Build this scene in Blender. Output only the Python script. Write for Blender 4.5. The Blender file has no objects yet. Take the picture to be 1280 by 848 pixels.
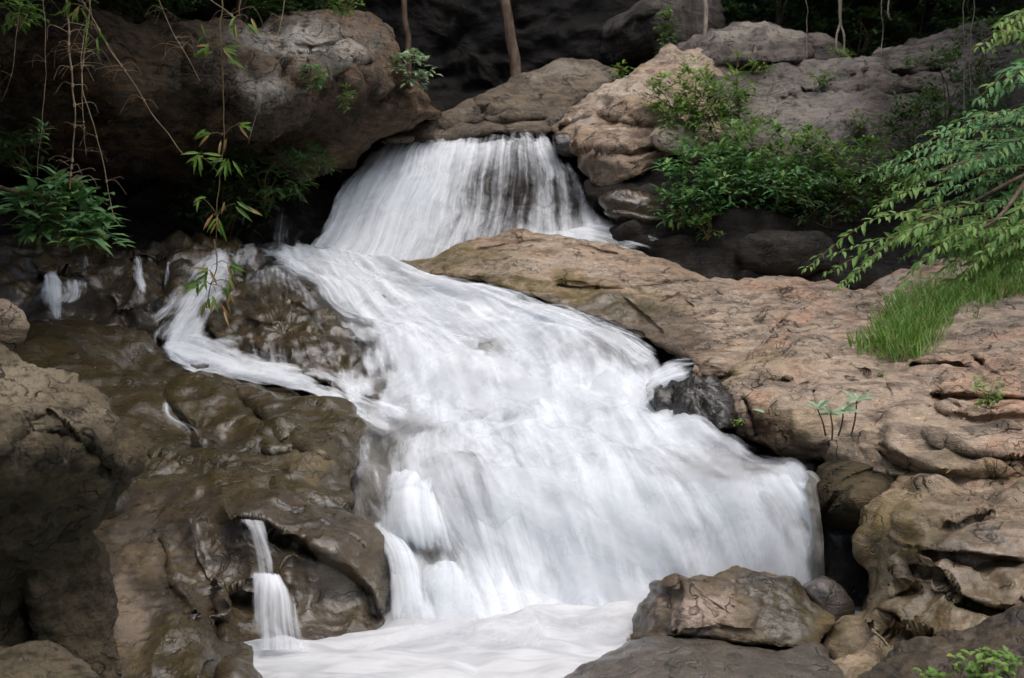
import bpy, math, random
import numpy as np
from mathutils import Vector

R = math.radians
rng = np.random.default_rng(7)
random.seed(7)
SC = bpy.context.scene
COL = SC.collection

# ------------------------------------------------------------------ camera, light, exposure
F = 1545.0
ZC = 2.1
cam_d = bpy.data.cameras.new('camera'); cam = bpy.data.objects.new('camera', cam_d); COL.objects.link(cam)
cam.location = (0, 0, ZC); cam.rotation_euler = (R(90), 0, 0)
cam_d.sensor_width = 36; cam_d.lens = 36 * F / 1280; cam_d.clip_end = 2000; cam_d.clip_start = 0.05
cam_d.dof.use_dof = True; cam_d.dof.focus_distance = 9.0; cam_d.dof.aperture_fstop = 3.2
SC.camera = cam

SUN_EL, SUN_AZ = 67, 150          # azimuth: 0 = +Y (ahead), positive to the right
w = bpy.data.worlds.new('World'); SC.world = w; w.use_nodes = True
nt = w.node_tree
sky = nt.nodes.new('ShaderNodeTexSky'); sky.sky_type = 'NISHITA'; sky.sun_disc = False
sky.sun_elevation = R(SUN_EL); sky.sun_rotation = R(SUN_AZ); sky.air_density = 1.0; sky.dust_density = 4.0; sky.ozone_density = 1.0
nt.links.new(sky.outputs[0], nt.nodes['Background'].inputs[0]); nt.nodes['Background'].inputs[1].default_value = 0.15
sl = bpy.data.lights.new('sun', 'SUN'); sl.energy = 1.3; sl.angle = R(85); sl.color = (1.0, 0.97, 0.94)
so = bpy.data.objects.new('sun', sl); COL.objects.link(so)
d = Vector((math.sin(R(SUN_AZ)) * math.cos(R(SUN_EL)), math.cos(R(SUN_AZ)) * math.cos(R(SUN_EL)), math.sin(R(SUN_EL))))
so.rotation_euler = d.to_track_quat('Z', 'Y').to_euler()
SC.view_settings.view_transform = 'Standard'; SC.view_settings.look = 'None'
SC.view_settings.exposure = 0.7; SC.view_settings.gamma = 1.0; SC.view_settings.use_curve_mapping = False
SC.cycles.transparent_max_bounces = 24; SC.cycles.max_bounces = 8; SC.cycles.diffuse_bounces = 4
SC.cycles.caustics_reflective = False; SC.cycles.caustics_refractive = False

# ------------------------------------------------------------------ maths helpers
def at(px, py, Y):
    px = np.asarray(px, float); py = np.asarray(py, float); Y = np.asarray(Y, float)
    return np.stack([(px - 640) / F * Y, Y + 0 * px, ZC + (424 - py) / F * Y], -1)

_perm = np.random.default_rng(3).permutation(256); _perm = np.concatenate([_perm, _perm, _perm])
_g = np.random.default_rng(4).normal(size=(256, 3)); _g /= np.linalg.norm(_g, axis=1)[:, None]
def perlin(P):
    P = np.asarray(P, float); I = np.floor(P).astype(int); f = P - I; I &= 255
    u = f * f * f * (f * (f * 6 - 15) + 10); out = 0
    for dx in (0, 1):
        for dy in (0, 1):
            for dz in (0, 1):
                h = _perm[_perm[_perm[(I[:, 0] + dx) & 255] + ((I[:, 1] + dy) & 255)] + ((I[:, 2] + dz) & 255)]
                g = _g[h]; q = f - (dx, dy, dz)
                wx = u[:, 0] if dx else 1 - u[:, 0]; wy = u[:, 1] if dy else 1 - u[:, 1]; wz = u[:, 2] if dz else 1 - u[:, 2]
                out = out + (g * q).sum(1) * wx * wy * wz
    return out * 1.5
def fbm(P, octv=4, gain=.5):
    a, s, o = 1.0, 1.0, 0
    for k in range(octv):
        o = o + a * perlin(P * s + 17.3 * k); a *= gain; s *= 2.03
    return o
def ridged(P, octv=3, gain=.5):
    a, s, o = 1.0, 1.0, 0
    for k in range(octv):
        o = o + a * (1 - 2 * np.abs(perlin(P * s + 9.1 * k))); a *= gain; s *= 2.1
    return o
def worley(P):
    I = np.floor(P).astype(int); f1 = np.full(len(P), 9.0); f2 = np.full(len(P), 9.0); cid = np.zeros(len(P), int)
    for dx in (-1, 0, 1):
        for dy in (-1, 0, 1):
            for dz in (-1, 0, 1):
                J = (I + (dx, dy, dz)); Jm = J & 255
                h = _perm[_perm[_perm[Jm[:, 0]] + Jm[:, 1]] + Jm[:, 2]]
                q = J + .5 + .45 * _g[h] - P; dd = np.sqrt((q * q).sum(1))
                nearer = dd < f1
                f2 = np.where(nearer, f1, np.minimum(f2, dd)); cid = np.where(nearer, h, cid); f1 = np.where(nearer, dd, f1)
    return f1, f2, cid
def sstep(a, b, x):
    t = np.clip((x - a) / (b - a), 0, 1); return t * t * (3 - 2 * t)
def crom(P, n, closed=False):
    P = np.asarray(P, float); m = len(P)
    t = np.linspace(0, m if closed else m - 1, n, endpoint=not closed)
    i = np.floor(t).astype(int); 
    if not closed: i = np.minimum(i, m - 2)
    f = (t - i)[(...,) + (None,) * (P.ndim - 1)]
    g = (lambda k: P[k % m]) if closed else (lambda k: P[np.clip(k, 0, m - 1)])
    a, b, c, e = g(i - 1), g(i), g(i + 1), g(i + 2)
    return b + .5 * f * (c - a + f * (2 * a - 5 * b + 4 * c - e + f * (3 * (b - c) + e - a)))
def seg_dist(X, Y, pts):
    """distance (px), signed side of a polyline"""
    best = np.full(X.shape, 1e9); side = np.zeros(X.shape); along = np.zeros(X.shape); n = len(pts) - 1
    for k in range(n):
        (x0, y0), (x1, y1) = pts[k][:2], pts[k + 1][:2]
        dx, dy = x1 - x0, y1 - y0; L2 = dx * dx + dy * dy + 1e-9
        t = np.clip(((X - x0) * dx + (Y - y0) * dy) / L2, 0, 1)
        dd = np.hypot(X - x0 - t * dx, Y - y0 - t * dy); m = dd < best
        side = np.where(m, np.sign((X - x0) * dy - (Y - y0) * dx), side); along = np.where(m, (k + t) / n, along); best = np.where(m, dd, best)
    return best, side, along
def tps(ctrl):
    c = np.array(ctrl, float); n = len(c); p = c[:, :2] / 100
    def U(d): return d * d * np.log(d + 1e-9)
    A = np.zeros((n + 3, n + 3)); D = np.linalg.norm(p[:, None] - p[None], axis=2)
    A[:n, :n] = U(D) + np.eye(n) * .02; A[:n, n] = 1; A[:n, n + 1:] = p; A[n, :n] = 1; A[n + 1:, :n] = p.T
    sol = np.linalg.solve(A, np.concatenate([c[:, 2], [0, 0, 0]]))
    def f(x, y):
        q = np.stack([np.ravel(x), np.ravel(y)], 1) / 100
        D = np.linalg.norm(q[:, None] - p[None], axis=2)
        return (U(D) @ sol[:n] + sol[n] + q @ sol[n + 1:]).reshape(np.shape(x))
    return f

# ------------------------------------------------------------------ mesh / object helpers
def mesh_np(name, V, faces, smooth=True):
    """faces: list of int arrays (n,3) or (n,4)"""
    me = bpy.data.meshes.new(name); V = np.asarray(V, np.float32)
    faces = [np.asarray(f, np.int32) for f in faces if len(f)]
    me.vertices.add(len(V)); me.vertices.foreach_set('co', V.ravel())
    lo = np.concatenate([f.ravel() for f in faces]); sz = np.concatenate([np.full(len(f), f.shape[1]) for f in faces])
    st = np.concatenate([[0], np.cumsum(sz)[:-1]])
    me.loops.add(len(lo)); me.loops.foreach_set('vertex_index', lo)
    me.polygons.add(len(sz)); me.polygons.foreach_set('loop_start', st.astype(np.int32)); me.polygons.foreach_set('loop_total', sz.astype(np.int32))
    me.polygons.foreach_set('use_smooth', np.full(len(sz), smooth))
    me.update(calc_edges=True); me.validate()
    return me
def link(name, me, mat, parent=None, loc=None):
    o = bpy.data.objects.new(name, me); COL.objects.link(o)
    if mat is not None and len(me.materials) == 0: me.materials.append(mat)
    if parent is not None: o.parent = parent
    if loc is not None: o.location = loc
    return o
def tag(o, label=None, cat=None, group=None, kind=None):
    for k, v in (('label', label), ('category', cat), ('group', group), ('kind', kind)):
        if v: o[k] = v
    return o
def empty(name, loc, label, cat, group=None):
    o = bpy.data.objects.new(name, None); COL.objects.link(o); o.location = loc; o.empty_display_size = .1
    return tag(o, label, cat, group)
def normals(V, quads):
    N = np.zeros_like(V); q = np.asarray(quads)
    n = np.cross(V[q[:, 2]] - V[q[:, 0]], V[q[:, 3 if q.shape[1] == 4 else 1]] - V[q[:, 1 if q.shape[1] == 4 else 0]])
    if q.shape[1] == 3: n = np.cross(V[q[:, 1]] - V[q[:, 0]], V[q[:, 2]] - V[q[:, 0]])
    for k in range(q.shape[1]):
        for c in range(3): N[:, c] += np.bincount(q[:, k], n[:, c], len(V))
    return N / (np.linalg.norm(N, axis=1)[:, None] + 1e-12)

# ------------------------------------------------------------------ materials
class NT:
    def __init__(s, name):
        s.m = bpy.data.materials.new(name); s.m.use_nodes = True; s.t = s.m.node_tree; s.t.nodes.clear()
    def n(s, typ, ins=None, **kw):
        nd = s.t.nodes.new(typ)
        for k, v in kw.items(): setattr(nd, k, v)
        for k, v in (ins or {}).items(): s.set(nd.inputs[k], v)
        return nd
    def set(s, inp, v):
        if isinstance(v, bpy.types.NodeSocket): s.t.links.new(v, inp)
        elif isinstance(v, (tuple, list)) and len(v) == 3 and inp.type == 'RGBA': inp.default_value = (*v, 1)
        else: inp.default_value = v
    def math(s, op, a, b=0.5, c=None, clamp=False):
        nd = s.n('ShaderNodeMath', operation=op, use_clamp=clamp); s.set(nd.inputs[0], a); s.set(nd.inputs[1], b)
        if c is not None: s.set(nd.inputs[2], c)
        return nd.outputs[0]
    def mix(s, f, a, b, blend='MIX'):
        nd = s.n('ShaderNodeMix', data_type='RGBA', blend_type=blend); s.set(nd.inputs[0], f); s.set(nd.inputs[6], a); s.set(nd.inputs[7], b); return nd.outputs[2]
    def noise(s, vec, scale, detail=4, rough=.55, dist=0):
        return s.n('ShaderNodeTexNoise', {'Vector': vec, 'Scale': scale, 'Detail': detail, 'Roughness': rough, 'Distortion': dist}).outputs[0]
    def rng(s, v, a, b, c=0., e=1., smooth=True):
        return s.n('ShaderNodeMapRange', {0: v, 1: a, 2: b, 3: c, 4: e}, interpolation_type='SMOOTHSTEP' if smooth else 'LINEAR').outputs[0]
    def mapv(s, vec, scale, rot=(0, 0, 0)):
        return s.n('ShaderNodeMapping', {'Vector': vec, 'Scale': scale, 'Rotation': rot}).outputs[0]
    def out(s, sh): s.t.links.new(sh, s.n('ShaderNodeOutputMaterial').inputs[0]); return s.m

def rock_mat(name, A, B, dark, pale=(.45, .42, .36), moss=(.10, .09, .03), strata_rot=(0, .12, 0), bump=1.0, rough=.85, crack=.8, lichen=0.3, C3=None):
    """mask attribute: R wet, G algae/olive and painted face shade, B pale crust and painted top light"""
    t = NT(name); co = t.n('ShaderNodeTexCoord').outputs['Object']
    mk = t.n('ShaderNodeAttribute', attribute_name='mask'); sep = t.n('ShaderNodeSeparateColor', {0: mk.outputs[0]})
    wet, alg_shade, pal = sep.outputs
    big = t.noise(co, .9, 5, .6, .6); mid = t.noise(co, 4.5, 6, .65, .4); fine = t.noise(co, 28, 5, .7); grit = t.noise(co, 120, 3, .7)
    st = t.mapv(co, (1.2, 1.2, 9), strata_rot); stn = t.noise(st, 1.4, 6, .65, .8)
    warp = t.n('ShaderNodeVectorMath', {0: co, 1: t.n('ShaderNodeTexNoise', {'Vector': co, 'Scale': 3, 'Detail': 3}).outputs[1]}, operation='ADD').outputs[0]
    vor = t.n('ShaderNodeTexVoronoi', {'Vector': t.mapv(warp, (.8, .8, 1.7), strata_rot), 'Scale': 1.1}, feature='DISTANCE_TO_EDGE').outputs[0]
    cr = t.rng(vor, 0, .03, 1, 0); cr = t.math('MULTIPLY', cr, t.rng(mid, .42, .62)); cr = t.math('MULTIPLY', cr, crack)
    vo2 = t.n('ShaderNodeTexVoronoi', {'Vector': t.mapv(warp, (1, 1, 2.2), strata_rot), 'Scale': 3.1}, feature='DISTANCE_TO_EDGE').outputs[0]
    cr = t.math('MAXIMUM', cr, t.math('MULTIPLY', t.math('MULTIPLY', t.rng(vo2, 0, .035, 1, 0), t.rng(big, .45, .6)), crack * .9))
    c = t.mix(t.rng(big, .38, .62), A, B)
    if C3: c = t.mix(t.math('MULTIPLY', t.rng(t.noise(co, .75, 4, .6, 1.2), .47, .6), .8), c, C3)
    c = t.mix(t.math('MULTIPLY', t.rng(stn, .46, .64), .75), c, dark)
    n12 = t.noise(t.mapv(co, (1, 1, 1.8), strata_rot), 11, 6, .72, .5)
    c = t.mix(t.math('MULTIPLY', t.rng(mid, .5, .64), .7), c, dark)
    c = t.mix(t.math('MULTIPLY', t.rng(n12, .53, .68), .8), c, t.mix(1.0, c, (1.6, 1.55, 1.5), 'MULTIPLY')); c = t.mix(t.math('MULTIPLY', t.rng(n12, .34, .46, 1, 0), .6), c, dark)
    c = t.mix(t.math('MULTIPLY', t.rng(fine, .35, .65), .5), c, t.mix(.2, c, pale))
    c = t.mix(t.math('MULTIPLY', t.rng(t.noise(co, 2.3, 8, .75, 1.), .55, .66), lichen), c, pale)
    pm = t.math('MULTIPLY', pal, t.rng(t.math('ADD', mid, n12), .78, 1.05)); c = t.mix(pm, c, pale)
    am = t.math('MULTIPLY', alg_shade, t.rng(t.math('ADD', mid, t.math('MULTIPLY', fine, .4)), .45, .8)); c = t.mix(am, c, moss)
    c = t.mix(cr, c, (.025, .02, .015))
    hs = t.n('ShaderNodeHueSaturation', {'Value': t.rng(grit, .3, .7, .75, 1.2), 'Color': c}).outputs[0]
    wm = t.rng(t.math('ADD', wet, t.math('MULTIPLY', t.math('SUBTRACT', mid, .5), .7)), .25, .65)
    c = t.mix(wm, hs, t.mix(1.0, hs, (.55, .53, .50), 'MULTIPLY'))
    h = t.math('ADD', t.math('MULTIPLY', mid, .5), t.math('ADD', t.math('MULTIPLY', fine, .2), t.math('MULTIPLY', n12, .3))); h = t.math('ADD', h, t.math('MULTIPLY', stn, .45))
    h = t.math('ADD', h, t.math('MULTIPLY', grit, .05)); h = t.math('SUBTRACT', h, t.math('MULTIPLY', cr, .5))
    b = t.n('ShaderNodeBump', {'Strength': t.math('MULTIPLY', t.rng(wm, 0, 1, .95, .6), bump), 'Distance': .07, 'Height': h}).outputs[0]
    rg = t.math('ADD', t.math('MULTIPLY', wm, t.rng(fine, .3, .7, .24, .44)), t.math('MULTIPLY', t.math('SUBTRACT', 1, wm), rough))
    p = t.n('ShaderNodeBsdfPrincipled', {'Base Color': c, 'Roughness': rg, 'Normal': b, 'Specular IOR Level': t.rng(wm, 0, 1, .25, .6), 'Coat Weight': t.math('MULTIPLY', wm, .42), 'Coat Roughness': .22, 'Coat Normal': t.n('ShaderNodeBump', {'Strength': .12, 'Distance': .05, 'Height': mid}).outputs[0]})
    return t.out(p.outputs[0])

TAN = rock_mat('tan_rock', (.36, .26, .175), (.32, .25, .19), (.11, .08, .06), pale=(.50, .44, .37), moss=(.12, .10, .035), C3=(.44, .37, .29))
SLAB = rock_mat('grey_brown_rock', (.17, .135, .095), (.125, .105, .082), (.045, .037, .03), pale=(.33, .29, .235), strata_rot=(0, .38, 0))
BUFF = rock_mat('buff_rock', (.41, .32, .235), (.34, .275, .21), (.115, .09, .07), pale=(.52, .46, .39), moss=(.22, .165, .055), C3=(.45, .28, .185))
GREY = rock_mat('grey_rock', (.17, .145, .13), (.115, .10, .088), (.035, .031, .027), pale=(.33, .30, .26), C3=(.06, .05, .042))
BROWN = rock_mat('brown_wet_rock', (.125, .092, .045), (.075, .07, .056), (.026, .022, .017), pale=(.36, .285, .235), moss=(.11, .085, .03), bump=.7, lichen=.1, C3=(.13, .10, .03))
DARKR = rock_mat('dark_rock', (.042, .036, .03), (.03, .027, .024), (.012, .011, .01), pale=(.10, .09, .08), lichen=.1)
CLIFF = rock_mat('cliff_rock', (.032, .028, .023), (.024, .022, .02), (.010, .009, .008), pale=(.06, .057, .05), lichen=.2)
MOSSY = rock_mat('brown_mossy_rock', (.11, .082, .048), (.07, .054, .034), (.022, .018, .012), pale=(.29, .245, .17), moss=(.045, .04, .016), bump=1.2, lichen=.12)  # dark moss tint also serves as painted shade on the foreground boulder face
OVER = rock_mat('shaded_boulder_rock', (.135, .075, .032), (.07, .047, .028), (.02, .016, .012), pale=(.50, .48, .43), moss=(.04, .033, .017), bump=1.2, lichen=.12)  # dark moss and bright pale tints also carry painted shade and sunlight

def water_mat(name, seed=0, col=(.84, .89, .94), su=8., sv=.6, floor=0.0):
    t = NT(name)
    fl = t.n('ShaderNodeAttribute', attribute_name='flow').outputs['Vector']; de = t.n('ShaderNodeAttribute', attribute_name='dens').outputs['Fac']
    wob = t.n('ShaderNodeTexNoise', {'Vector': t.mapv(fl, (1.2, .8, 1)), 'Scale': 1., 'Detail': 2}).outputs[1]
    wv = t.n('ShaderNodeVectorMath', {0: wob, 1: (.5, .5, .5)}, operation='SUBTRACT').outputs[0]
    wv = t.n('ShaderNodeVectorMath', {0: wv, 'Scale': .28}, operation='SCALE').outputs[0]
    f2 = t.n('ShaderNodeVectorMath', {0: fl, 1: wv}, operation='ADD').outputs[0]
    n1 = t.noise(t.mapv(f2, (su, sv, 1)), 1, 3, .55); n2 = t.noise(t.mapv(f2, (su * .25, sv * 1.1, 1)), 1, 4, .6); n3 = t.noise(t.mapv(fl, (5, 3.2, 1)), 1, 5, .65, 1.0)
    s = t.math('ADD', t.math('ADD', t.math('MULTIPLY', n1, .40), t.math('MULTIPLY', n2, .36)), t.math('MULTIPLY', n3, .24))
    s = t.rng(s, .34, .66, 0, 1, False)
    a = t.math('ADD', s, t.math('SUBTRACT', t.math('MULTIPLY', de, 2.2), 1.04))
    a = t.rng(a, -.1, 1.15, floor, 1.0)
    a = t.math('MULTIPLY', a, t.rng(de, 0, .22))
    c = t.mix(t.rng(s, .1, .9), tuple(x * .88 for x in col), col)
    bmp = t.n('ShaderNodeBump', {'Strength': .2, 'Distance': .08, 'Height': t.math('ADD', t.math('MULTIPLY', n1, .3), n2)}).outputs[0]
    df = t.n('ShaderNodeBsdfDiffuse', {'Color': c, 'Normal': bmp}).outputs[0]; tr = t.n('ShaderNodeBsdfTranslucent', {'Color': c, 'Normal': bmp}).outputs[0]
    sh = t.n('ShaderNodeMixShader', {0: .15, 1: df, 2: tr}).outputs[0]
    tp = t.n('ShaderNodeBsdfTransparent').outputs[0]
    return t.out(t.n('ShaderNodeMixShader', {0: a, 1: tp, 2: sh}).outputs[0])
WATER = water_mat('white_water')
def spray_mat():
    t = NT('spray'); fl = t.n('ShaderNodeAttribute', attribute_name='flow').outputs['Vector']; de = t.n('ShaderNodeAttribute', attribute_name='dens').outputs['Fac']
    n = t.noise(t.mapv(fl, (1.5, 1.0, 1)), 1, 4, .55, .8); a = t.math('MULTIPLY', t.rng(n, .38, .68), de)
    df = t.n('ShaderNodeBsdfDiffuse', {'Color': (.88, .9, .93)}).outputs[0]; tr = t.n('ShaderNodeBsdfTranslucent', {'Color': (.88, .9, .93)}).outputs[0]
    return t.out(t.n('ShaderNodeMixShader', {0: a, 1: t.n('ShaderNodeBsdfTransparent').outputs[0], 2: t.n('ShaderNodeMixShader', {0: .5, 1: df, 2: tr}).outputs[0]}).outputs[0])
SPRAY = spray_mat()
STRANDS = water_mat('strand_water', su=13, sv=.4)
THIN = water_mat('thin_water', su=26, sv=.5)

def wetbed_mat():
    t = NT('wet_stream_bed'); fl = t.n('ShaderNodeAttribute', attribute_name='flow').outputs['Vector']; co = t.n('ShaderNodeTexCoord').outputs['Object']
    n1 = t.noise(t.mapv(fl, (5, .8, 1)), 1, 4, .6, .3); n2 = t.noise(co, 2, 5, .6)
    c = t.mix(t.rng(n2, .35, .65), (.07, .06, .045), (.13, .12, .10)); c = t.mix(t.rng(n1, .4, .75), c, (.20, .205, .20))
    b = t.n('ShaderNodeBump', {'Strength': .6, 'Distance': .06, 'Height': t.math('ADD', n1, n2)}).outputs[0]
    return t.out(t.n('ShaderNodeBsdfPrincipled', {'Base Color': c, 'Roughness': .5, 'Normal': b}).outputs[0])
BED = wetbed_mat()

def leaf_mat(name, A, B, C=None, rough=.52, trans=.35):
    t = NT(name); r = t.n('ShaderNodeNewGeometry').outputs['Random Per Island']
    c = t.mix(t.rng(r, 0, .8, smooth=False), A, B)
    if C: c = t.mix(t.rng(r, .88, .9), c, C)
    p = t.n('ShaderNodeBsdfPrincipled', {'Base Color': c, 'Roughness': rough, 'Specular IOR Level': .4}).outputs[0]
    tr = t.n('ShaderNodeBsdfTranslucent', {'Color': t.mix(.5, c, (.12, .2, .02))}).outputs[0]
    return t.out(t.n('ShaderNodeMixShader', {0: trans, 1: p, 2: tr}).outputs[0])
L_MID = leaf_mat('green_leaf', (.11, .225, .05), (.18, .34, .08), (.20, .30, .06))
L_BLUE = leaf_mat('bluish_green_leaf', (.08, .22, .075), (.15, .34, .12), (.22, .36, .09))
L_BRIGHT = leaf_mat('bright_leaf', (.12, .25, .045), (.19, .33, .065), (.28, .36, .08))
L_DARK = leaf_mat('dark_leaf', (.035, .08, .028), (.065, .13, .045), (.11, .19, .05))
L_PALE = leaf_mat('pale_leaf', (.32, .44, .27), (.42, .54, .36))
L_FRESH = leaf_mat('fresh_grass', (.13, .29, .05), (.24, .40, .09), (.40, .38, .17))
L_BAMBOO = leaf_mat('bamboo_leaf', (.07, .17, .025), (.14, .27, .04), (.35, .27, .10))
L_DRY = leaf_mat('dry_leaf', (.38, .27, .13), (.28, .17, .07), trans=.15)
L_ORANGE = leaf_mat('fallen_leaf', (.45, .20, .05), (.50, .28, .08), trans=.1)
L_SHADE = leaf_mat('broad_leaf', (.13, .30, .12), (.22, .42, .18), (.26, .44, .12))
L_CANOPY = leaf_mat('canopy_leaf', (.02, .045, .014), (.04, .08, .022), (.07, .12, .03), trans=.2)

def bark_mat(name, A, B):
    t = NT(name); co = t.n('ShaderNodeTexCoord').outputs['Object']
    n1 = t.noise(t.mapv(co, (14, 14, 2.5)), 1, 6, .65, .5); n2 = t.noise(co, 3, 4)
    c = t.mix(t.rng(n1, .35, .65), A, B); c = t.mix(t.math('MULTIPLY', t.rng(n2, .5, .7), .5), c, tuple(x * 1.8 for x in B))
    b = t.n('ShaderNodeBump', {'Strength': .9, 'Distance': .03, 'Height': n1}).outputs[0]
    return t.out(t.n('ShaderNodeBsdfPrincipled', {'Base Color': c, 'Roughness': .9, 'Normal': b}).outputs[0])
BARK = bark_mat('brown_bark', (.06, .04, .026), (.16, .11, .075)); BARK_PALE = bark_mat('pale_bark', (.22, .18, .14), (.36, .31, .25))
TWIG = bark_mat('green_twig', (.09, .075, .03), (.16, .12, .05)); DRYTWIG = bark_mat('dry_stem', (.22, .16, .10), (.34, .26, .17))
def soil_mat():
    t = NT('forest_soil'); co = t.n('ShaderNodeTexCoord').outputs['Object']
    n1 = t.noise(co, 1.1, 6, .65); n2 = t.noise(co, 14, 6, .7); v = t.n('ShaderNodeTexVoronoi', {'Vector': co, 'Scale': 22.}).outputs[1]
    c = t.mix(t.rng(n1, .35, .65), (.03, .024, .017), (.055, .045, .03)); c = t.mix(t.math('MULTIPLY', t.rng(n2, .5, .62), .7), c, t.mix(.5, v, (.12, .08, .045), 'MULTIPLY'))
    b = t.n('ShaderNodeBump', {'Strength': 1., 'Distance': .06, 'Height': t.math('ADD', n1, t.math('MULTIPLY', n2, .4))}).outputs[0]
    return t.out(t.n('ShaderNodeBsdfPrincipled', {'Base Color': c, 'Roughness': .95, 'Normal': b}).outputs[0])
SOIL = soil_mat()

# ------------------------------------------------------------------ terrain
_py = [-60, 7, 9.6, 10.4, 13.2, 16.5, 17.6, 18.8, 24, 30, 45, 80, 400]
_pz = [-.6, -.6, -.6, -.1, .7, 2.2, 2.4, 4.0, 5.0, 7.5, 19, 36, 90]
def terr(x, y):
    z = np.interp(y, _py, _pz); near = 1 - sstep(6, 11, y)
    lim = near * 3.2 + (1 - near) * 6.8
    ex = np.maximum(np.abs(x) - lim, 0); z = z + .62 * ex - .0009 * np.minimum(ex, 300) ** 2
    z = z + 1.5 * sstep(4.6, 6.4, x) * sstep(6, 8.5, y) * (1 - sstep(15, 18, y))
    P = np.stack([x * .35, y * .35, 0 * x], -1).reshape(-1, 3)
    return z + (fbm(P, 4).reshape(np.shape(x))) * (.25 + .004 * np.abs(y))
n = 320
u = np.linspace(-1, 1, n); gx = 14 * u + 386 * np.sign(u) * np.abs(u) ** 7
v = np.linspace(0, 1, n); gy = -12 + 50 * v + 362 * v ** 8; gy[0] = -200; gy[1] = -60
X, Yg = np.meshgrid(gx, gy); V = np.stack([X, Yg, terr(X, Yg)], -1).reshape(-1, 3)
i = np.arange(n * n).reshape(n, n); Q = np.stack([i[:-1, :-1], i[:-1, 1:], i[1:, 1:], i[1:, :-1]], -1).reshape(-1, 4)
tag(link('ground', mesh_np('ground', V, [Q]), SOIL), 'dark forest floor sloping up the hillside behind the waterfall', 'ground', kind='structure')

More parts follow.
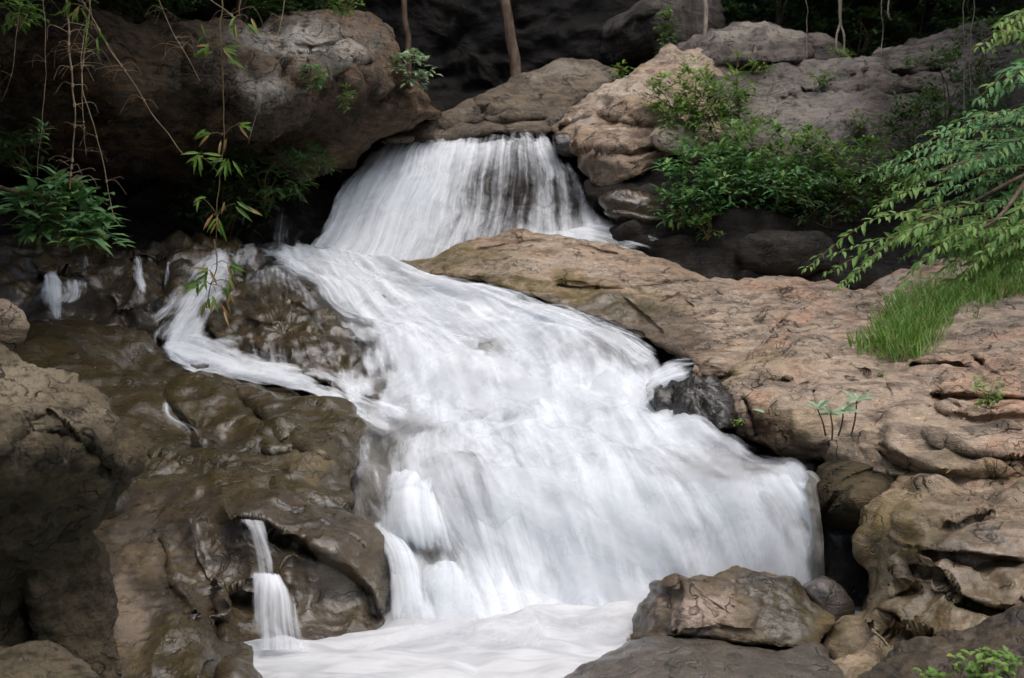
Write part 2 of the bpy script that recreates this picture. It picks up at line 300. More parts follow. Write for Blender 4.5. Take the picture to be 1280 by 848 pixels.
# ------------------------------------------------------------------ rocks
ROCKD = {}
def rock(name, outline, ctrl, label, cat, mat, thick=1.5, edge=.4, p=2.6, centre=None, noise=((.8, .10), (.25, .03)), ridge=None, strata=None, lumps=None,
         creases=(), ledges=(), bumps=(), paint=(), step=3.0, base=(0, 0, 0), seed=0, parent=None, kind=None, noshape=0.06):
    o = np.array(outline, float)
    peri = np.hypot(*(np.roll(o, -1, 0) - o).T).sum(); N = int(np.clip(peri / step, 60, 1100))
    dense = crom(o, 4000, True); L = np.hypot(*(np.roll(dense, -1, 0) - dense).T); cum = np.concatenate([[0], np.cumsum(L)])
    idx = np.searchsorted(cum, np.linspace(0, cum[-1], N, endpoint=False), 'right') - 1; B = dense[np.clip(idx, 0, 3999)]
    c = np.array(centre if centre is not None else B.mean(0)); size = np.sqrt(np.ptp(o[:, 0]) * np.ptp(o[:, 1]))
    wob = fbm(np.stack([B[:, 0] * 6 / size, B[:, 1] * 6 / size, np.full(N, seed * 3.1)], 1), 4, .6)
    B = c + (B - c) * (1 + noshape * .5 * wob)[:, None]
    rad = np.hypot(*(B - c).T).mean(); nf = int(np.clip(rad / step, 14, 170)); nb = max(8, nf // 3)
    f = tps(ctrl) if len(ctrl) > 2 else (lambda x, y: np.full(np.shape(x), float(ctrl[0][2])))
    rf = np.concatenate([np.linspace(0, .86, int(nf * .8), endpoint=False), 1 - .14 * np.linspace(1, 0, nf - int(nf * .8)) ** 1.6]); rf[0] = .004
    rb = np.linspace(1, 0.02, nb + 1)[1:]
    def prof(r): return (1 - np.clip(r, 0, 1) ** p) ** (1 / p)
    PX = c[None, None] + rf[:, None, None] * (B - c)[None]
    D = f(PX[..., 0], PX[..., 1])
    off = edge * (1 - prof(rf))[:, None] + 0 * D
    x, y = PX[..., 0], PX[..., 1]
    for pts, wd, dp in creases:
        dp = dp * 1.6
        dd, _, al = seg_dist(x + 3 * perlin(np.stack([x.ravel() / 14, y.ravel() / 14, 0 * x.ravel() + seed], 1)).reshape(x.shape), y, pts)
        ww = wd * (.35 + .65 * np.sin(np.pi * np.clip(al, .06, .94))); off = off + dp * np.exp(-(dd / ww) ** 2)
    for pts, fo, h in ledges:   # raises the left side of the directed polyline (picture space)
        jig = 4 * fbm(np.stack([x.ravel() / 30, y.ravel() / 30, 0 * x.ravel() + seed + 5], 1), 3).reshape(x.shape)
        dd, sd, al = seg_dist(x + jig, y + jig, pts); s = dd * sd; en = sstep(0, .12, al) * sstep(0, .12, 1 - al)
        off = off - h * en * sstep(-5, 4, s) * np.exp(-np.maximum(s, 0) / fo)
    for bx, by, rx, ry, h in bumps:
        off = off - h * np.exp(-((x - bx) / rx) ** 2 - ((y - by) / ry) ** 2)
    Vf = at(x, y, D + off)
    PXb = c[None, None] + rb[:, None, None] * (B - c)[None]
    Db = f(PXb[..., 0], PXb[..., 1]) + edge + thick * prof(rb)[:, None]
    Vb = at(PXb[..., 0], PXb[..., 1], Db)
    V = np.concatenate([Vf, Vb], 0); nr = V.shape[0]; pxy = np.concatenate([PX, PXb], 0).reshape(-1, 2)
    ii = np.arange(nr * N).reshape(nr, N); jn = np.roll(ii, -1, 1)
    q = np.stack([ii[:-1], ii[1:], jn[1:], jn[:-1]], -1).reshape(-1, 4)
    V = V.reshape(-1, 3); V = np.concatenate([V, V[:N].mean(0)[None], V[-N:].mean(0)[None]]); pxy = np.concatenate([pxy, c[None], c[None]])
    a, b = len(V) - 2, len(V) - 1
    tr = np.concatenate([np.stack([np.full(N, a), ii[0], jn[0]], 1), np.stack([np.full(N, b), jn[-1], ii[-1]], 1)])
    Nn = normals(V, q); cen = V.mean(0)
    if (Nn * (V - cen)).sum() < 0: q = q[:, ::-1]; tr = tr[:, ::-1]; Nn = -Nn
    Nn[a] = Nn[ii[0]].mean(0); Nn[b] = Nn[ii[-1]].mean(0)
    S = seed * 7.7
    dsp = 0
    for sc, am in noise: dsp = dsp + am * fbm(V / sc + S, 3, .5)
    if ridge: dsp = dsp + ridge[1] * (ridged(V / ridge[0] + S, 4) - .6)
    if strata:
        ax, per, am = strata; ax = np.array(ax, float); ax /= np.linalg.norm(ax)
        h = V @ ax / per + .55 * fbm(V * .9 + S, 3); fr = h - np.floor(h); k = np.floor(h).astype(int) & 255
        dsp = dsp + am * (.4 + .6 * np.abs(_g[k, 0])) * (sstep(0, .75, fr) - sstep(.82, 1, fr)) * sstep(-.25, .3, fbm(V * 1.3 + S + 4, 2))
    if lumps:
        sc, am = lumps; f1, f2, _ = worley((V + .25 * np.stack([fbm(V * 1.5 + k * 9, 2) for k in range(3)], 1)) / np.array(sc) + S)
        dsp = dsp + am * (sstep(0, .35, f2 - f1) - .7)
    V = V + Nn * np.asarray(dsp)[:, None] if np.ndim(dsp) else V
    mask = np.zeros((len(V), 4), np.float32); mask[:, 0], mask[:, 1], mask[:, 2] = base; mask[:, 3] = 1
    jx = 14 * fbm(np.stack([pxy[:, 0] / 40, pxy[:, 1] / 40, 0 * pxy[:, 0] + seed], 1), 4, .6)
    for ch, bx, by, rx, ry, val in paint:
        g = np.exp(-np.maximum(((pxy[:, 0] + jx - bx) / rx) ** 2 + ((pxy[:, 1] + jx - by) / ry) ** 2 - .3, 0) * 1.4)
        mask[:, ch] = mask[:, ch] * (1 - g) + val * g
    front_bottom = V[V[:, 2].argmin()]; org = np.array([V[:, 0].mean(), V[:, 1].mean(), front_bottom[2]])
    me = mesh_np(name, V - org, [q, tr])
    at_ = me.attributes.new('mask', 'FLOAT_COLOR', 'POINT'); at_.data.foreach_set('color', mask.ravel())
    ob = link(name, me, mat, parent, tuple(org)); tag(ob, label, cat, None, kind)
    ROCKD[label] = lambda X, Y: f(np.asarray(X, float), np.asarray(Y, float))
    return ob

# --- back wall and cave
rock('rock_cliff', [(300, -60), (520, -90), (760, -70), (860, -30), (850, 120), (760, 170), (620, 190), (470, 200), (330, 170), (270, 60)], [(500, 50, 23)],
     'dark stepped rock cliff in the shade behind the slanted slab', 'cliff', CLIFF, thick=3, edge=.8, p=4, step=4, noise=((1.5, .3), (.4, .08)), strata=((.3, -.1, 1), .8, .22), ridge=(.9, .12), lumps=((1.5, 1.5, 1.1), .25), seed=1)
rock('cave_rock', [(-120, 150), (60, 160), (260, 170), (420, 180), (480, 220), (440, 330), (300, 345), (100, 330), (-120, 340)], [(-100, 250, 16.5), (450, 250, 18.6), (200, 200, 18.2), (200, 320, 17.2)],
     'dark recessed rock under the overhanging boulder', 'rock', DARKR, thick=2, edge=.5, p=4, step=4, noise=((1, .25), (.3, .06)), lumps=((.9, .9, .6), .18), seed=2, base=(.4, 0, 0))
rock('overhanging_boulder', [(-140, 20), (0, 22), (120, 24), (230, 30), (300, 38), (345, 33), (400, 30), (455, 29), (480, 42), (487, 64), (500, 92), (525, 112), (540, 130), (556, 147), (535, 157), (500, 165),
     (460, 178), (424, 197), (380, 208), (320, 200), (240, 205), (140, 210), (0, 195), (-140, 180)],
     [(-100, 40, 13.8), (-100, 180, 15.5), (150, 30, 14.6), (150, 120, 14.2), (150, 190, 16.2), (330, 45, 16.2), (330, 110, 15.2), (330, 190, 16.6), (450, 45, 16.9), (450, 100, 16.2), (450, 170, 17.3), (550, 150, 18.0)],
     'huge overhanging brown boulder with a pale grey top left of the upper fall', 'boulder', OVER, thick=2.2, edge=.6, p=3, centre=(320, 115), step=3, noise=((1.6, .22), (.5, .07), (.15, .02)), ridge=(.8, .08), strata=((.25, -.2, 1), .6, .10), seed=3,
     ledges=[([(330, 75), (380, 100), (430, 75), (470, 70)], 30, .25), ([(220, 100), (300, 125), (350, 118)], 40, .2)], creases=[([(345, 60), (380, 72), (400, 66)], 5, .15), ([(430, 75), (470, 130), (532, 100)], 7, .12), ([(330, 55), (400, 60), (440, 50)], 4, .1)],
     paint=[(2, 380, 62, 75, 24, 1.0), (2, 300, 62, 40, 15, .6), (2, 330, 112, 30, 12, .7), (1, 150, 100, 160, 80, .6), (1, 420, 140, 60, 30, .4)])  # pale top strengthened as sunlight, mossy front darkened as shade, both in the colour
rock('slanted_slab', [(470, 172), (515, 163), (560, 147), (592, 127), (629, 106), (660, 93), (690, 82), (735, 76), (765, 79), (776, 93), (755, 110), (722, 132), (700, 158), (670, 172), (620, 170), (580, 174), (530, 180)],
     [(480, 173, 18.9), (530, 160, 19.2), (600, 130, 19.6), (690, 85, 20.6), (765, 85, 20.8), (700, 150, 19.6), (620, 165, 19.2)],
     'long slanted grey brown slab right above the upper fall', 'rock', SLAB, thick=1.6, edge=.35, p=2.6, step=2.2, noise=((1.2, .12), (.3, .03)), strata=((-.35, -.1, 1), .32, .07), ridge=(.7, .04), seed=4, centre=(640, 128),
     creases=[([(596, 135), (605, 148), (640, 140)], 4, .12), ([(540, 165), (600, 155), (680, 150)], 4, .1)], paint=[(0, 620, 172, 60, 8, .6), (2, 700, 95, 60, 12, .6), (2, 520, 168, 40, 8, .5)])
rock('stone', [(482, 174), (500, 170), (516, 171), (514, 178), (495, 180)], [(500, 175, 18.7)], 'small pale stone at the left tip of the slanted slab', 'stone', BUFF, thick=.2, edge=.08, step=1.5, noise=((.2, .02),), seed=5, base=(0, 0, .8))
rock('domed_boulder', [(745, 66), (750, 42), (765, 22), (790, 4), (820, -12), (860, -20), (895, -8), (905, 30), (892, 62), (850, 80), (800, 84), (765, 82)], [(750, 50, 22.5), (820, 20, 21.6), (890, 20, 22.4), (820, 75, 21.9)],
     'smooth grey dome shaped boulder beside the tree trunk on the skyline', 'boulder', GREY, thick=2, edge=.7, step=2.6, noise=((1.3, .12), (.4, .04)), seed=6, ledges=[([(750, 55), (790, 25), (830, 8)], 25, .15)])
rock('rim_boulder', [(838, 70), (850, 56), (872, 44), (900, 35), (935, 32), (980, 38), (1006, 46), (1016, 60), (1008, 74), (970, 80), (920, 79), (870, 84), (845, 84)], [(845, 70, 20), (930, 40, 20.2), (930, 70, 19.4), (1010, 60, 20)],
     'long low grey boulder with a crusty rim at the top of the right bank', 'boulder', GREY, thick=1.4, edge=.4, step=2.4, noise=((.9, .12), (.25, .04)), ridge=(.5, .06), seed=7, paint=[(2, 930, 40, 80, 8, .8)])
rock('bank_stone', [(1005, 46), (1030, 42), (1052, 60), (1060, 82), (1030, 90), (1000, 82)], [(1030, 60, 20.3)], 'grey block tucked against the right end of the rim boulder', 'stone', GREY, thick=.8, edge=.3, step=2.4, noise=((.5, .06),), seed=8)
rock('grey_bank_rock', [(830, 90), (870, 72), (940, 74), (1020, 78), (1075, 78), (1140, 58), (1190, 40), (1240, 28), (1300, 40), (1330, 150), (1260, 230), (1130, 215), (1060, 200), (980, 205), (900, 230), (850, 200), (835, 150)],
     [(840, 100, 18.8), (1000, 85, 19.6), (1150, 65, 19.4), (1290, 60, 18.5), (900, 200, 17.6), (1050, 110, 18.6), (1060, 140, 17.4), (1100, 190, 17.0), (1280, 200, 16.5), (1000, 160, 17.4)],
     'broad grey bank rock rising behind the shrubs on the right', 'rock', GREY, thick=2.5, edge=.5, p=3.5, centre=(1060, 130), step=3.2, noise=((1.6, .22), (.5, .07), (.15, .02)), ridge=(.9, .08), seed=9,
     ledges=[([(960, 128), (1020, 112), (1080, 118), (1180, 110)], 40, .25), ([(1080, 92), (1150, 82), (1200, 70)], 25, .2), ([(940, 170), (1000, 118), (1080, 112)], 30, .15)],
     creases=[([(1100, 93), (1140, 96), (1180, 88)], 5, .2), ([(1060, 103), (1090, 104)], 4, .15)], paint=[(2, 1000, 130, 70, 45, .55), (2, 1060, 85, 60, 10, .6)])
rock('tan_boulder', [(693, 168), (702, 150), (733, 122), (760, 107), (785, 94), (821, 75), (860, 66), (895, 90), (905, 150), (880, 205), (833, 208), (800, 226), (761, 228), (735, 216), (715, 190)],
     [(695, 168, 18.2), (740, 130, 18.3), (820, 80, 19.0), (890, 100, 18.9), (760, 160, 17.2), (740, 205, 17.3), (830, 200, 17.0), (880, 180, 17.3), (820, 130, 17.8)],
     'cracked orange tan boulder at the right end of the upper fall', 'boulder', TAN, thick=1.6, edge=.35, p=3, step=2.2, noise=((1, .12), (.3, .05)), strata=((-.4, -.2, 1), .5, .035), ridge=(.6, .07), seed=10,
     creases=[([(700, 160), (750, 148), (800, 160), (840, 158)], 4, .2), ([(740, 150), (770, 128), (800, 125)], 4, .15), ([(735, 190), (790, 195), (835, 180)], 3, .12), ([(765, 152), (790, 145), (800, 155)], 3, .12)],
     paint=[(2, 775, 118, 55, 22, .7), (0, 735, 215, 60, 14, .8), (2, 720, 148, 20, 12, .6)])
rock('grey_block', [(811, 170), (822, 161), (845, 158), (866, 164), (872, 180), (862, 193), (838, 192), (818, 186)], [(840, 175, 16.7)], 'small pale block wedged against the tan boulder under the ferny bank', 'stone', BUFF, thick=.5, edge=.15, step=1.8, noise=((.4, .04), (.1, .01)), seed=11, base=(0, 0, .6))
rock('wet_boulder', [(690, 170), (706, 166), (718, 172), (724, 192), (712, 198), (694, 190)], [(705, 180, 17.9)], 'small dark wet rock at the right lip of the upper fall', 'rock', DARKR, thick=.5, edge=.15, step=1.8, noise=((.3, .03),), seed=12, base=(1, 0, 0))
# dark ledges under the shrubs
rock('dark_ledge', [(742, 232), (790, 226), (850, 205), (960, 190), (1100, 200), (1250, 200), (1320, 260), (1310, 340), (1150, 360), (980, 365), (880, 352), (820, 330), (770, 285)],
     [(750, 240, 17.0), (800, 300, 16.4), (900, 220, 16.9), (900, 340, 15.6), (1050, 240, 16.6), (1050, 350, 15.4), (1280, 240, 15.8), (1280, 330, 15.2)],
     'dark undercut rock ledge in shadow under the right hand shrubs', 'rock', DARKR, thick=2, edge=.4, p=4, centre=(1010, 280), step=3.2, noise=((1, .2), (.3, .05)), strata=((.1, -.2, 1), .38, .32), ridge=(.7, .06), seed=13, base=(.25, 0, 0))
rock('ledge_stone', [(752, 250), (790, 240), (830, 255), (850, 276), (820, 288), (775, 278)], [(800, 262, 16.4)], 'wet dark layered stone beside the foot of the upper fall', 'stone', BROWN, thick=.8, edge=.25, step=2, noise=((.5, .07), (.15, .02)), strata=((.2, 0, 1), .15, .06), seed=14, base=(.9, 0, 0))
rock('ledge_block', [(925, 300), (985, 288), (1040, 300), (1050, 335), (990, 345), (930, 335)], [(980, 318, 15.2)], 'dark rounded block lying in the hollow behind the tan ledge', 'stone', DARKR, thick=.8, edge=.3, step=2.5, noise=((.6, .07), (.2, .02)), strata=((.2, 0, 1), .2, .06), seed=15, base=(.3, 0, 0))

# --- mid stream
rock('tan_hump', [(486, 338), (520, 323), (570, 306), (615, 294), (655, 289), (700, 293), (760, 304), (815, 318), (860, 335), (900, 352), (960, 400), (960, 450), (900, 470), (860, 445), (800, 420), (740, 395), (680, 376), (600, 352), (540, 344)],
     [(486, 338, 16.4), (570, 306, 16.6), (655, 289, 16.6), (760, 304, 16.2), (870, 340, 15.4), (600, 348, 15.25), (680, 372, 14.5), (750, 398, 13.9), (850, 440, 12.6), (930, 440, 12.3), (780, 345, 15.0), (660, 325, 15.6)],
     'smooth tan rock hump parting the water below the upper fall', 'rock', TAN, thick=2.0, edge=.18, p=3, centre=(760, 355), step=2.4, noise=((1.4, .08), (.4, .03), (.12, .012)), strata=((.3, -.3, 1), .3, .05), seed=16,
     creases=[([(600, 312), (660, 302), (720, 306), (770, 318)], 4, .08), ([(700, 355), (780, 365), (860, 352)], 4, .08)],
     paint=[(0, 690, 390, 160, 22, .9), (0, 800, 428, 90, 30, 1.0), (1, 560, 322, 90, 22, .9), (1, 660, 360, 150, 14, 1.0), (1, 780, 385, 90, 14, .9), (2, 640, 330, 120, 12, .5), (0, 500, 335, 30, 12, .8)])
RIGHT = rock('tan_ledge', [(846, 338), (878, 350), (925, 350), (972, 348), (1029, 353), (1066, 361), (1110, 350), (1161, 338), (1217, 324), (1280, 312), (1360, 300), (1400, 450), (1380, 600), (1280, 640), (1180, 625), (1120, 600), (1070, 590), (1010, 565), (960, 556), (920, 540), (903, 510), (868, 478), (858, 462), (880, 448), (915, 425), (870, 400), (845, 370)],
     [(850, 345, 15.2), (970, 350, 14.9), (1110, 352, 14.6), (1280, 315, 14.6), (1380, 320, 14.2), (910, 430, 12.6), (1000, 430, 12.2), (1120, 430, 12.0), (1280, 420, 11.6), (880, 470, 11.6), (930, 500, 10.9), (930, 545, 10.8), (1010, 500, 10.5), (1010, 560, 10.3), (1100, 530, 9.9), (1200, 530, 9.7), (1280, 520, 9.7), (1100, 590, 9.5), (1200, 620, 9.0), (1300, 620, 8.9)],
     'broad sunlit tan rock ledge along the right bank', 'rock ledge', BUFF, thick=2.6, edge=.25, p=5, centre=(1090, 470), step=2.6, noise=((1.3, .12), (.45, .045), (.14, .014)), ridge=(.8, .03), strata=((.12, -.55, 1), .3, .03), lumps=((.8, .8, .4), .035), seed=17,
     ledges=[([(880, 455), (960, 462), (1010, 458), (1050, 442)], 28, .10), ([(900, 470), (980, 476), (1040, 470)], 30, .10), ([(1138, 452), (1170, 457), (1220, 448), (1280, 440)], 30, .14), ([(1165, 492), (1200, 505), (1290, 503)], 20, .2),
             ([(1168, 512), (1220, 516), (1300, 520)], 25, .16), ([(1155, 556), (1200, 562), (1240, 574), (1320, 578)], 20, .22), ([(1095, 548), (1130, 572), (1180, 590), (1290, 592)], 30, .2), ([(950, 405), (1000, 395), (1060, 410)], 40, .08), ([(1020, 375), (1080, 372), (1160, 355)], 30, .12), ([(860, 395), (890, 402), (920, 396)], 18, .10)],
     creases=[([(970, 410), (985, 400), (1010, 405)], 3, .09), ([(1010, 445), (1028, 455), (1050, 446)], 3, .1), ([(1140, 455), (1175, 456), (1210, 460)], 4, .16), ([(1170, 494), (1215, 498), (1300, 500)], 5, .2), ([(1160, 556), (1185, 560), (1215, 572), (1300, 576)], 4, .16), ([(1100, 565), (1115, 580), (1160, 596)], 4, .14), ([(1210, 440), (1225, 455), (1250, 470)], 3, .08), ([(1100, 470), (1112, 490)], 3, .07), ([(940, 470), (960, 480), (985, 474)], 3, .08), ([(880, 470), (920, 472)], 4, .12), ([(930, 500), (940, 520), (945, 545)], 4, .14), ([(1015, 490), (1020, 520)], 4, .12)],
     bumps=[(960, 520, 40, 25, .12), (1010, 540, 25, 25, .15)],
     paint=[(0, 890, 425, 40, 22, .9), (1, 930, 460, 60, 18, .5), (1, 990, 530, 70, 25, .4), (0, 900, 520, 30, 30, .8), (2, 1130, 590, 60, 20, .4), (1, 1200, 590, 120, 14, .4)])
rock('wet_outcrop', [(818, 494), (836, 482), (862, 470), (884, 476), (905, 505), (912, 536), (890, 534), (862, 520), (835, 505)], [(820, 494, 11.4), (862, 475, 11.4), (908, 530, 10.55), (862, 510, 10.9)],
     'dark jagged wet outcrop between the cascade and the tan ledge', 'rock', DARKR, thick=1, edge=.15, step=1.8, noise=((.4, .08), (.12, .03)), ridge=(.25, .05), strata=((.5, -.3, 1), .12, .06), seed=18, base=(.9, 0, 0))
rock('rounded_boulder', [(1018, 612), (1020, 590), (1034, 574), (1060, 568), (1095, 576), (1128, 594), (1135, 625), (1110, 655), (1080, 670), (1045, 660), (1022, 640)], [(1020, 610, 9.6), (1060, 575, 9.7), (1060, 620, 9.2), (1120, 610, 9.3), (1080, 660, 9.3)],
     'smooth rounded grey olive boulder under the lip of the tan ledge', 'boulder', MOSSY, thick=1.2, edge=.4, step=2.2, noise=((.9, .06), (.25, .015)), seed=19, base=(.3, .5, 0), creases=[([(1030, 640), (1060, 600), (1100, 585)], 5, .06)])
rock('recess_rock', [(1012, 640), (1060, 650), (1110, 640), (1120, 720), (1080, 800), (1030, 780), (1018, 700)], [(1060, 710, 9.8)], 'black wet rock at the back of the gap right of the lower fall', 'rock', DARKR, thick=1, edge=.25, step=3, noise=((.6, .08),), seed=20, base=(.7, 0, 0))
rock('layered_rock', [(1034, 790), (1062, 764), (1073, 745), (1075, 722), (1068, 690), (1082, 655), (1098, 628), (1118, 606), (1160, 596), (1230, 590), (1320, 585), (1400, 640), (1400, 800), (1300, 830), (1200, 850), (1110, 880), (1050, 870), (1030, 820)],
     [(1034, 800, 8.2), (1072, 720, 8.7), (1085, 655, 8.9), (1120, 610, 9.1), (1250, 595, 8.9), (1380, 620, 8.6), (1150, 680, 8.3), (1280, 690, 8.1), (1150, 760, 7.9), (1280, 780, 7.6), (1080, 840, 7.6), (1200, 820, 7.5)],
     'olive stained wet layered rock with rounded folds at the lower right', 'rock', BUFF, thick=2, edge=.3, p=3.2, centre=(1210, 710), step=2.4, noise=((.9, .08), (.3, .03), (.1, .008)), lumps=((1.0, 1.0, .45), .07), strata=((.25, -.35, 1), .45, .025), seed=21, base=(.35, .25, 0),
     ledges=[([(1100, 665), (1150, 690), (1200, 698), (1300, 702)], 45, .09), ([(1125, 700), (1165, 715), (1195, 745), (1240, 760), (1300, 762)], 45, .10), ([(1078, 755), (1110, 765), (1130, 790)], 35, .07)],
     creases=[([(1160, 660), (1200, 655), (1240, 640)], 4, .1), ([(1150, 690), (1220, 700), (1290, 703)], 5, .14), ([(1130, 705), (1170, 715), (1195, 745)], 4, .12), ([(1200, 752), (1250, 768), (1300, 766)], 6, .2), ([(1100, 780), (1120, 795), (1160, 795)], 4, .12), ([(1120, 738), (1140, 738)], 5, .1)],
     paint=[(0, 1150, 740, 120, 70, .6), (1, 1110, 690, 60, 80, 1.0), (1, 1150, 770, 110, 40, 1.0), (1, 1230, 730, 60, 20, .6), (0, 1230, 700, 60, 30, .7), (1, 1070, 820, 40, 40, .5), (2, 1150, 750, 60, 25, .5)])
rock('bottom_flat_rock', [(690, 870), (705, 845), (760, 815), (800, 800), (853, 796), (922, 803), (980, 810), (1022, 806), (1040, 830), (1060, 890), (900, 920), (760, 910)], [(700, 850, 7.45), (850, 800, 7.95), (1020, 810, 7.85), (1040, 860, 7.25), (850, 850, 7.3), (850, 900, 6.9), (760, 816, 7.75)],
     'flat wet grey rock in the pool under the leaning boulder', 'rock', GREY, thick=.9, edge=.15, p=3, step=2.4, noise=((.7, .05), (.2, .015)), seed=22, base=(.75, .25, .35), centre=(870, 855))
rock('pool_boulder', [(788, 800), (793, 778), (805, 752), (815, 730), (828, 724), (843, 720), (856, 726), (894, 719), (924, 717), (952, 718), (979, 722), (1004, 736), (1025, 755), (1046, 772), (1030, 800), (1006, 815), (943, 810), (900, 804), (858, 798), (815, 802)],
     [(790, 795, 8.35), (820, 730, 8.5), (842, 724, 8.3), (845, 790, 7.98), (920, 720, 8.5), (920, 760, 8.2), (1000, 740, 8.4), (1040, 775, 8.25), (1000, 800, 8.05), (900, 800, 8.0), (815, 780, 8.2)],
     'angular brown boulder with a pinkish face sitting in the pool', 'boulder', BROWN, thick=1.0, edge=.16, p=3.5, step=1.9, noise=((.6, .04), (.2, .02), (.06, .006)), ridge=(.4, .02), seed=23,
     ledges=[([(836, 800), (838, 770), (845, 735)], 45, -.12), ([(850, 748), (900, 742), (960, 745)], 30, .03), ([(850, 790), (900, 782), (950, 790)], 30, .05)],
     creases=[([(852, 728), (846, 760), (842, 790)], 4, .05)], paint=[(2, 882, 766, 58, 34, 1.0), (0, 815, 765, 25, 45, .9), (0, 950, 735, 80, 14, .7), (1, 975, 770, 60, 35, .7), (0, 980, 765, 60, 45, .6)])
rock('wet_stone', [(1000, 740), (1010, 730), (1030, 724), (1050, 738), (1066, 760), (1062, 790), (1035, 800), (1015, 780)], [(1035, 760, 8.6)], 'small grey wet rock leaning behind the pool boulder', 'stone', GREY, thick=.5, edge=.2, step=2, noise=((.4, .04),), seed=24, base=(.7, 0, 0))
rock('corner_rock', [(1080, 865), (1095, 840), (1120, 815), (1150, 798), (1200, 790), (1250, 778), (1320, 768), (1380, 800), (1380, 900), (1250, 940), (1120, 920)], [(1090, 850, 6.9), (1200, 792, 7.0), (1320, 775, 6.9), (1200, 840, 6.4), (1300, 860, 6.2)],
     'dark brown rock with small green plants in the bottom right corner', 'rock', MOSSY, thick=.9, edge=.2, step=2.4, noise=((.6, .06), (.15, .025)), ridge=(.3, .03), seed=25, base=(.5, 0, 0), paint=[(2, 1150, 800, 80, 8, .3)])
# --- left side
rock('back_wet_rock', [(-60, 290), (0, 298), (60, 290), (110, 300), (170, 306), (240, 304), (300, 300), (330, 312), (320, 345), (270, 380), (210, 420), (150, 430), (60, 425), (-60, 430)],
     [(-40, 300, 15.2), (60, 295, 15.8), (180, 308, 16.0), (300, 305, 16.6), (-40, 410, 13.9), (60, 360, 14.6), (160, 370, 14.7), (250, 350, 15.0), (150, 420, 14.0), (310, 340, 15.6), (230, 400, 14.2)],
     'dark wet stepped rock under the shaded left bank', 'rock', BROWN, thick=1.8, edge=.25, p=3.5, centre=(130, 365), step=2.6, noise=((.9, .16), (.3, .05), (.1, .012)), lumps=((.8, .8, .5), .14), seed=26, base=(.95, 0, 0),
     ledges=[([(40, 345), (80, 340), (115, 345)], 25, .25), ([(125, 320), (170, 318), (230, 325)], 20, .2), ([(130, 390), (200, 385), (240, 370)], 25, .2)], bumps=[(135, 350, 25, 30, .25), (225, 340, 30, 25, .2)])
rock('midstream_rock', [(258, 395), (285, 370), (308, 352), (335, 334), (362, 342), (385, 362), (408, 388), (432, 418), (448, 445), (432, 470), (390, 478), (340, 470), (300, 452), (270, 425)],
     [(262, 400, 14.3), (335, 338, 15.6), (385, 365, 15.1), (440, 440, 13.4), (350, 400, 14.2), (300, 420, 13.9), (360, 465, 13.1), (420, 468, 13.0)],
     'dark wet rock with a thin veil of water in mid stream', 'rock', BROWN, thick=1.4, edge=.3, step=2.2, noise=((.8, .12), (.25, .04), (.08, .01)), ridge=(.4, .05), seed=27, base=(.9, .2, 0),
     ledges=[([(305, 398), (340, 405), (360, 395)], 20, .18), ([(350, 370), (385, 385), (410, 415)], 20, .15), ([(310, 430), (350, 450), (400, 445)], 18, .12)])
rock('sloping_wet_rock', [(15, 440), (30, 418), (60, 408), (110, 408), (150, 418), (185, 438), (230, 458), (290, 466), (350, 480), (405, 498), (440, 530), (452, 570), (440, 620), (400, 640), (340, 620), (260, 610), (180, 620), (120, 640), (40, 600), (0, 520)],
     [(25, 430, 12.4), (110, 410, 13.4), (230, 460, 12.9), (350, 482, 12.3), (430, 520, 11.3), (445, 590, 10.3), (380, 620, 9.9), (260, 605, 10.2), (150, 620, 9.9), (60, 560, 10.6), (200, 520, 11.4), (320, 540, 11.0), (100, 480, 11.9)],
     'large smooth brown wet rock sloping down to the cascade on the left', 'rock', BROWN, thick=2, edge=.22, p=3.5, centre=(240, 535), step=2.5, noise=((1.1, .17), (.45, .025), (.12, .006)), ridge=(.9, .05), seed=28, base=(.8, .5, 0),
     ledges=[([(205, 500), (235, 540), (255, 565)], 40, .2), ([(290, 495), (330, 520), (355, 560)], 22, .14), ([(330, 570), (370, 560), (420, 575)], 25, .15), ([(150, 560), (210, 580), (300, 590)], 25, .10)],
     creases=[([(290, 492), (320, 520), (350, 555)], 6, .22), ([(208, 500), (225, 525), (240, 540)], 6, .14)], bumps=[(260, 500, 50, 25, .12), (390, 580, 35, 25, .15), (300, 520, 30, 20, .08)],
     paint=[(0, 390, 585, 40, 25, .35), (1, 260, 500, 80, 30, .9), (1, 120, 430, 90, 20, .8), (2, 390, 580, 25, 18, .4), (0, 170, 560, 30, 30, .4)])
